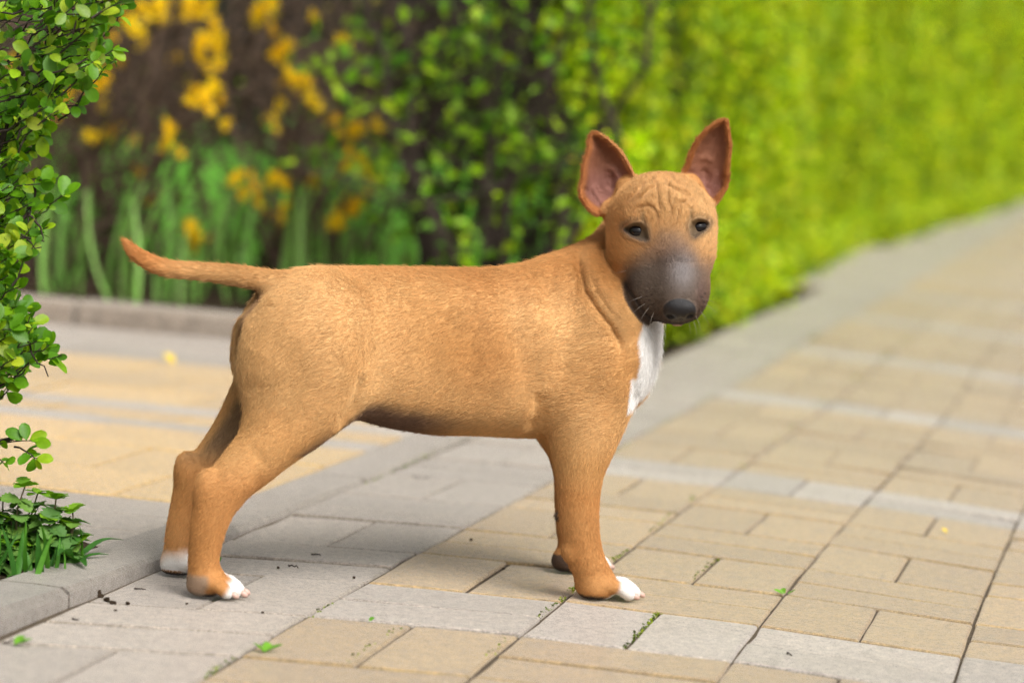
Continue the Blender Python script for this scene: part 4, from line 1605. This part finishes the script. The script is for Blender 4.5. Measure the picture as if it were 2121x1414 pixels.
def dog_color(P, N):
    """Coat colours by place on the animal (markings, with some light and shade painted in)."""
    q = to_head(P.astype(np.float64))
    X, Y, Z = P[:, 0], P[:, 1], P[:, 2]
    hx, hy, hc = q[:, 0], q[:, 1], q[:, 2]
    n1, n2 = vnoise(P, 45, 1), vnoise(P, 160, 2)
    c = np.tile(FAWN, (len(P), 1))
    c = lerp(c, np.tile(FAWN_PALE, (len(P), 1)), .52 + .32 * n1)
    # redder saddle along the back, legs, and behind the shoulder
    c = lerp(c, np.tile(RUST, (len(P), 1)), .50 * ss(Z + .012 * n1, .292, .325) * ss(X, -.13, -.02))
    c = lerp(c, np.tile(RUST, (len(P), 1)), .32 * np.exp(-((X - .045) / .035) ** 2) * ss(Z, .17, .24))
    c = lerp(c, np.tile(RUST, (len(P), 1)), .66 * ss(.150 + .01 * n1 - Z, 0, .05))
    c = lerp(c, np.tile(FAWN_PALE, (len(P), 1)), .5 * ss(X, -.09, -.13) * ss(Z, .17, .2) * (1 - ss(Z, .29, .32)))
    c = lerp(c, np.tile(np.array(srgb(206, 138, 74)), (len(P), 1)), .8 * ss(-X, .235, .30) * ss(Z, .28, .3))
    # thin-haired belly between the thighs
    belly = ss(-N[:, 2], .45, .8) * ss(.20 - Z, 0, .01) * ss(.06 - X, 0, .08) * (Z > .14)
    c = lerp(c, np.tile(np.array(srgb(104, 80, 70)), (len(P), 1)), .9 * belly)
    inner = ss(Y * 1.0, .0, .03) * 0
    c = lerp(c, np.tile(np.array(srgb(120, 100, 84)), (len(P), 1)), inner)
    dh = np.full(len(P), .05)
    cand = (X > .10) & (Z > .20)
    if cand.any():
        dh[cand] = head_sdf(P[cand].astype(np.float32))[0]
    head = (1 - ss(dh, .0015, .0045)) * (hy < 690)
    # head: light painted as a pale temple, shade as a rust cheek
    hm = ss(hc, -40, 20) * head
    c = lerp(c, np.tile(FAWN_PALE, (len(P), 1)), hm * .85 * np.exp(-(((hx - 1460) / 40) ** 2 + ((hy - 460) / 80) ** 2)))
    c = lerp(c, np.tile(RUST, (len(P), 1)), hm * .55 * np.exp(-(((hx - 1275) / 28) ** 2 + ((hy - 500) / 60) ** 2)))
    # slate mask over the muzzle
    w = 9 * n1 + 5 * n2
    m1 = [(1284, 600), (1294, 548), (1326, 528), (1352, 508), (1368, 478), (1406, 482), (1432, 514), (1452, 534), (1480, 540), (1490, 720), (1270, 720)]
    m2_ = [(1284, 604), (1298, 556), (1330, 542), (1362, 536), (1390, 528), (1424, 534), (1452, 548), (1482, 556), (1490, 720), (1270, 720)]
    e1 = poly_sd(hx + .6 * w, hy + .6 * w, m1)
    e2 = poly_sd(hx + .6 * w, hy + .6 * w, m2_)
    c = lerp(c, np.tile(np.array(srgb(132, 104, 84)), (len(P), 1)), hm * .80 * ss(-e1, -16, 20))
    c = lerp(c, np.tile(SLATE, (len(P), 1)), hm * .95 * ss(-e2, -14, 22) * (1 - .40 * ss(hx, 1430, 1472)))
    grey = np.array(srgb(122, 96, 84))
    c = lerp(c, np.tile(grey, (len(P), 1)), hm * .45 * ss(hy, 440, 500) * (1 - ss(hy, 520, 580)) * np.exp(-((hx - 1395) / 46) ** 2))
    c = lerp(c, np.tile(np.array(srgb(142, 137, 138)), (len(P), 1)), hm * .75 * np.exp(-(((hx - 1412) / 26) ** 2 + ((hy - 558) / 38) ** 2)))  # bluish sheen along the bridge, painted as a grey highlight
    c = lerp(c, np.tile(np.array(srgb(112, 88, 84)), (len(P), 1)), hm * .6 * np.exp(-(((hx - 1452) / 12) ** 2 + ((hy - 610) / 34) ** 2)))
    for ep in (EYE_L, EYE_R):
        e = poly_sd(hx, hy, ep)
        c = lerp(c, np.tile(np.array(srgb(78, 66, 66)), (len(P), 1)), hm * .75 * (1 - ss(e, 4, 19)))
        c = lerp(c, np.tile(BLACK * 1.4, (len(P), 1)), hm * (1 - ss(e, 3.5, 8.5)))
    for pts in ([(1333, 446), (1336, 470)], [(1431, 438), (1429, 464)]):
        c = lerp(c, np.tile(np.array(srgb(60, 46, 44)), (len(P), 1)), hm * .7 * np.exp(-(poly_dist(hx, hy, pts) / 5) ** 2))
    for pts, dep, ww in WRINKLES[:9]:
        c = lerp(c, np.tile(np.array(srgb(140, 76, 34)), (len(P), 1)), hm * .62 * np.exp(-(poly_dist(hx, hy, pts) / 3.2) ** 2))  # shade in the forehead creases painted as darker lines
    for k_, (dx_, dy_) in enumerate([(1328, 606), (1333, 614), (1340, 611), (1338, 623), (1345, 630), (1347, 619), (1353, 627), (1351, 640), (1360, 636), (1362, 648), (1372, 652), (1342, 602), (1352, 608), (1450, 612), (1456, 622), (1452, 632), (1446, 640), (1458, 606)]):
        c = lerp(c, np.tile(np.array(srgb(30, 24, 24)), (len(P), 1)), hm * .7 * np.exp(-(np.hypot(hx - dx_, hy - dy_) / 2.2) ** 2))
    c = lerp(c, np.tile(FAWN_PALE, (len(P), 1)), hm * .8 * np.exp(-(((hx - 1385) / 80) ** 2 + ((hy - 415) / 60) ** 2)))  # forehead painted paler to look lit
    low = hm * .55 * ss(hy + .35 * np.abs(hx - 1405), 640, 672) * (hx < 1440)
    c = lerp(c, np.tile(np.array(srgb(60, 50, 46)), (len(P), 1)), low)
    c = lerp(c, np.tile(np.array(srgb(44, 36, 35)), (len(P), 1)), hm * .8 * np.exp(-((hx - 1304) ** 2 + (hy - 590) ** 2) / 180))
    # lips
    c = lerp(c, np.tile(np.array(srgb(46, 40, 40)), (len(P), 1)), hm * .7 * np.exp(-(poly_dist(hx, hy, LIP) / 6) ** 2))
    chin = hm * ss(hy, 668, 672) * np.exp(-((hx - 1408) / 30) ** 2)
    c = lerp(c, np.tile(np.array(srgb(206, 176, 150)), (len(P), 1)), chin)
    # nose leather
    nose = hm * (1 - ss(np.hypot((hx - 1407) / 1.42, hy - 639), 22, 26)) * (hc > 100)
    c = lerp(c, np.tile(BLACK, (len(P), 1)), nose)
    # ears: pinkish inside, darker rim
    for poly, base in ((EAR_L, -4), (EAR_R, -6)):
        d2 = poly_sd(hx, hy, poly)
        facing = (N @ HM[2]) > -.05
        on = (facing & (d2 < 3) & (hc < 40)) * (1 - ss(.004 - dh, 0, .003)) 
        inn = on * ss(-d2 - .08 * np.clip(hy - 400, 0, 60) * 3, 3, 15)
        c = lerp(c, np.tile(np.array(srgb(168, 104, 56)), (len(P), 1)), on * .9)
        c = lerp(c, np.tile(np.array(srgb(120, 78, 62)), (len(P), 1)), inn * .8)
        deep = inn * ss(hy + 8 * n1, 325, 380) * ss(-d2, 8, 20)
        c = lerp(c, np.tile(np.array(srgb(140, 96, 88)), (len(P), 1)), deep * .7)
    # white: breast, throat, toes
    bl = [(1336, 640), (1368, 640), (1378, 690), (1366, 760), (1352, 800), (1322, 836), (1290, 856), (1293, 830), (1300, 800), (1292, 768), (1322, 776), (1330, 740), (1326, 700)]
    d2 = poly_sd(hx + 3 * n2, hy + 4 * n1, bl)
    front = (X > .19) * (N @ HM[2] > -.6) * (1 - head)
    c = lerp(c, np.tile(WHITE, (len(P), 1)), front * (1 - ss(d2, -3, 4)))
    fr = (X > .20) & (Y > -.005) & (Z < .27) & (Z > .19)
    c = lerp(c, np.tile(WHITE, (len(P), 1)), fr * ss(X, .225, .24) * (1 - ss(Y, .025, .04)))
    for (x, y, heel, toe, w_, yaw), z1, dx in zip(PAWS, (.026, .034, .030, .034), (.002, -.012, .002, -.004)):
        m = (np.abs(X - x) < .07) & (np.abs(Y - y) < .045) & (Z < .05)
        t = m * ss((X - x - dx) * 1.0 - (Z - .010) * .75 + .005 * n2 + .003 * n1, -.005, .005)
        c = lerp(c, np.tile(WHITE, (len(P), 1)), t)
        pad = m * ss(.008 - Z, 0, .004) * ss(-(X - x), -.004, .006)
        c = lerp(c, np.tile(np.array(srgb(52, 46, 46)), (len(P), 1)), pad)
    c = lerp(c, np.tile(np.array(srgb(64, 54, 50)), (len(P), 1)), .9 * (np.hypot(X - .2025, Z - .060) < .0065) * (Y > .03))
    ins = ss(-N[:, 1], .1, .6) * (Y > .015) * (X < -.10) * ss(Z, .105, .14) * (1 - ss(Z, .22, .27))  # inner far thigh: greyer fur, shade between the legs painted in too
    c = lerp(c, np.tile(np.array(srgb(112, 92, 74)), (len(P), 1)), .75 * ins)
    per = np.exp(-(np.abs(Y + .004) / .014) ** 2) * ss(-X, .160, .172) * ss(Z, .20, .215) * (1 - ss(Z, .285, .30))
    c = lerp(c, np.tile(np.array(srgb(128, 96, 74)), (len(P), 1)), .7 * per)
    hf = (X < -.19) & (Y > .02) & (Z < .05)
    c = lerp(c, np.tile(WHITE, (len(P), 1)), hf * ss(.024 + .009 * n1 + .006 * n2 - Z, 0, .013) * (Z > .007) * ss(X, -.240, -.230))
    hn = (X < -.19) & (Y < -.02) & (Z < .05)
    c = lerp(c, np.tile(np.array(srgb(150, 132, 116)), (len(P), 1)), .8 * hn * ss(-(X + .224), 0, .006) * ss(.026 - Z, 0, .006))
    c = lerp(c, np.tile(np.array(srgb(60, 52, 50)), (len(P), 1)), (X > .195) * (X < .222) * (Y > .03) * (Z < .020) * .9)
    c = c * (1 + .05 * n2 + .05 * n1)[:, None]
    return np.clip(c, .004, .9), nose + 0 * X, dh


gN, _m = sdf_grad(dog_sdf, dV, .0012)
gN /= np.linalg.norm(gN, axis=1)[:, None] + 1e-9
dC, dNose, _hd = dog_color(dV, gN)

m = NT("dog_coat_skin")
att = m.n("ShaderNodeAttribute", attribute_name="coat")
nz = m.noise(900, 3, .7)
hsn = m.mix(nz.outputs[0], (.72, .70, .68), (1.22, 1.22, 1.22))
m.l(m.mix(1.0, att.outputs["Color"], hsn, 'MULTIPLY'), m.b.inputs["Base Color"])
att2 = m.n("ShaderNodeAttribute", attribute_name="gloss")
rr = m.n("ShaderNodeMapRange")
m.l(att2.outputs["Fac"], rr.inputs[0])
rr.inputs[3].default_value = .72
rr.inputs[4].default_value = .36
m.l(rr.outputs[0], m.b.inputs["Roughness"])
m.set(Specular_IOR_Level=.35)
m.bump(m.noise(1500, 2, .6).outputs[0], .5, .0008)
M_DOG = m.m

dog = empty("dog", tuple(DOG_O), DOG_A)
tag(dog, "fawn short-haired puppy with dark muzzle, white chest and upright ears standing on the path", "dog")
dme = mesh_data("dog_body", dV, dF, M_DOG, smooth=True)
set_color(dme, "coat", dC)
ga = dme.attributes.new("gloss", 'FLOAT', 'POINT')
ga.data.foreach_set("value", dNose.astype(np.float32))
dog_body = link("body", dme, dog)

# eyes
m = NT("dog_eye")
m.set(Base_Color=(.010, .008, .008, 1), Roughness=.12, Specular_IOR_Level=.42)
M_EYE = m.m


def uv_sphere(r, nu=20, nv=12, sx=1, sy=1, sz=1):
    V, Fc = [], []
    for j in range(nv + 1):
        for i in range(nu):
            a, b = 2 * math.pi * i / nu, math.pi * j / nv
            V.append((r * sx * math.sin(b) * math.cos(a), r * sy * math.sin(b) * math.sin(a), r * sz * math.cos(b)))
    for j in range(nv):
        for i in range(nu):
            Fc.append((j * nu + i, (j + 1) * nu + i, (j + 1) * nu + (i + 1) % nu, j * nu + (i + 1) % nu))
    return V, Fc


def head_surface_c(x, y):
    cs = np.arange(150, -40, -1.0)
    P = np.array([from_head(x, y, c_) for c_ in cs])
    s = dog_sdf(P)
    k = np.argmax(s < 0)
    return cs[k]


for ex, ey in ((1322, 480), (1445, 471)):
    sv, sf = uv_sphere(18 * HS)
    eye = link("eye", mesh_data("eye", sv, sf, M_EYE, smooth=True), dog)
    surf = np.mean([head_surface_c(ex + dx, ey + dy) for dx in (-14, 0, 14) for dy in (-10, 0, 10)])
    eye.location = tuple(from_head(ex, ey, head_surface_c(ex, ey) - 11.5))

# claws
m = NT("dog_claw")
m.set(Base_Color=(*srgb(196, 164, 150), 1), Roughness=.4)
M_CLAW = m.m
cv, cf = uv_sphere(.0032, 10, 7, 1.5, .8, .9)
claw_me = mesh_data("claw", cv, cf, M_CLAW, smooth=True)
for x, y, heel, toe, w, yaw in PAWS:
    for fy, fx in ((-.78, .72), (-.28, .97), (.28, 1.0), (.78, .76)):
        u, v = toe * fx - .0005, fy * w * 1.03
        cl = link("claw", claw_me, dog)
        cl.location = (x + u * math.cos(yaw) - v * math.sin(yaw), y + u * math.sin(yaw) + v * math.cos(yaw), .0066)
        cl.rotation_euler = (0, math.radians(28), yaw)
# ------------------------------------------------------------------ short coat as hair curves
def build_fur(count):
    tri = np.concatenate([dF[:, [0, 1, 2]], dF[:, [0, 2, 3]]])
    A, B, Cv = dV[tri[:, 0]], dV[tri[:, 1]], dV[tri[:, 2]]
    ar = np.linalg.norm(np.cross(B - A, Cv - A), axis=1)
    qh = to_head((A + B + Cv) / 3)
    headm = (qh[:, 1] < 690) & (A[:, 2] > .24) & (qh[:, 0] > 1200)
    ar = ar * np.where(headm, 2.4, 1.0)
    r = np.random.default_rng(3)
    t = r.choice(len(tri), count, p=ar / ar.sum())
    u, v = r.random(count), r.random(count)
    sw = u + v > 1
    u[sw], v[sw] = 1 - u[sw], 1 - v[sw]
    w = 1 - u - v
    P = A[t] * w[:, None] + B[t] * u[:, None] + Cv[t] * v[:, None]
    N = gN[tri[t, 0]] * w[:, None] + gN[tri[t, 1]] * u[:, None] + gN[tri[t, 2]] * v[:, None]
    N /= np.linalg.norm(N, axis=1)[:, None] + 1e-9
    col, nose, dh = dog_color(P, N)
    q = to_head(P)
    X, Y, Z = P[:, 0], P[:, 1], P[:, 2]
    head = (dh < .004) | ((q[:, 1] < 452) & (q[:, 0] > 1195) & (X > .18) & (Z > .35))
    # lie of the coat
    D = np.tile(np.array([-1.0, 0, -.35]), (count, 1))
    leg = ss(.19 - Z, 0, .06)[:, None]
    D = D * (1 - leg) + np.array([-.25, 0, -1.0]) * leg
    chestw = (ss(X, .17, .24) * ss(.33 - Z, 0, .05))[:, None]
    D = D * (1 - chestw) + np.array([-.2, 0, -1.0]) * chestw
    thigh = (ss(-X, .12, .19) * ss(.30 - Z, 0, .05))[:, None]
    D = D * (1 - thigh) + np.array([-.6, 0, -.9]) * thigh
    tail = (X < -.17) & (Z > .28)
    D[tail] = (-1, 0, .3)
    hd = np.stack([q[:, 0] - 1407, -(q[:, 1] - 610), -25 - .2 * np.abs(q[:, 0] - 1400)], 1)
    hd /= np.linalg.norm(hd, axis=1)[:, None] + 1e-6
    D[head] = (hd @ HM)[head]
    sw = vnoise(P, 30, 5)[:, None] * .25
    D = D + sw * np.cross(N, D) + r.normal(size=D.shape) * .16
    D -= N * (D * N).sum(1)[:, None]
    D /= np.linalg.norm(D, axis=1)[:, None] + 1e-9
    L = np.full(count, .0056)
    L = L * (1 - .35 * leg[:, 0])
    L[head] = .0042
    muz = head & (q[:, 1] > 545)
    L[muz] = .0026
    L[head & (q[:, 1] > 545) & (np.abs(q[:, 0] - 1412) < 28)] = .0015
    for poly in (EAR_L, EAR_R):
        d2 = poly_sd(q[:, 0], q[:, 1], poly)
        on = (d2 < 4) & (q[:, 2] < 40)
        L[on] = np.where(d2[on] < -9, .0012, .0042)
    paws = Z < .03
    L[paws] = .0020
    white = col.min(1) > .45
    L[white & (Z > .15)] = .0075
    L[tail] *= 1.15
    L *= r.uniform(.6, 1.25, count)
    keep = (nose < .2) & (Z > .002)
    for ep in (EYE_L, EYE_R):
        keep &= ~(head & (poly_sd(q[:, 0], q[:, 1], ep) < 8))
    P, N, D, L, col = P[keep], N[keep], D[keep], L[keep], col[keep]
    n = len(P)
    lift = np.where(r.random(n) < .07, r.uniform(.40, .80, n), r.uniform(.12, .28, n))[:, None]
    p0 = P - N * .0002
    p1 = P + (D * (1 - lift * .4) + N * lift) * (L * .5)[:, None]
    p2 = P + D * L[:, None] + N * (lift * .75) * L[:, None]
    pts = np.stack([p0, p1, p2], 1).astype(np.float32)
    rad = np.tile(np.array([.00012, .00010, .00004], np.float32), (n, 1))
    rnd = r.normal(size=(n, 1))
    tone = np.clip(1 + .13 * rnd, .6, 1.5)
    col = np.clip(col * tone + .008 * np.clip(rnd, 0, 2) * np.array([1, .85, .6]), .004, .92)
    # whiskers
    wh = []
    for (x, y, dx, dy) in [(1332, 612, -26, 10), (1338, 626, -24, 18), (1346, 634, -18, 26), (1356, 642, -10, 30), (1452, 616, 24, 6), (1456, 626, 24, 16), (1448, 640, 18, 26), (1440, 650, 10, 28), (1426, 664, 4, 22), (1436, 662, 6, 24), (1466, 520, 22, -12), (1300, 560, -22, 4)]:
        s0 = head_surface_c(x, y)
        a0 = from_head(x, y, s0 - 1)
        wh.append([a0, from_head(x + dx * .55, y + dy * .45, s0 + 12), from_head(x + dx * 1.1, y + dy * 1.15, s0 + 14)])
    wh = np.array(wh, np.float32)
    pts = np.concatenate([pts, wh])
    rad = np.concatenate([rad, np.tile(np.array([.00016, .00010, .00003], np.float32), (len(wh), 1))])
    col = np.concatenate([col, np.tile(np.array([[.30, .26, .22]]), (len(wh), 1))])
    n = len(pts)
    hc_ = bpy.data.hair_curves.new("fur")
    hc_.add_curves([3] * n)
    hc_.attributes["position"].data.foreach_set("vector", pts.ravel())
    ra = hc_.attributes.get("radius") or hc_.attributes.new("radius", 'FLOAT', 'POINT')
    ra.data.foreach_set("value", rad.ravel())
    ca = hc_.attributes.new("coat", 'FLOAT_COLOR', 'CURVE')
    cc = np.ones((n, 4), np.float32)
    cc[:, :3] = col
    ca.data.foreach_set("color", cc.ravel())
    mm = NT("dog_fur")
    a = mm.n("ShaderNodeAttribute", attribute_name="coat")
    mm.l(a.outputs["Color"], mm.b.inputs["Base Color"])
    mm.set(Roughness=.55, Specular_IOR_Level=.22)
    hc_.materials.append(mm.m)
    return link("fur", hc_, dog)


dog_fur = build_fur(560000)
print("fur done", round(_time.time() - _t0, 1))
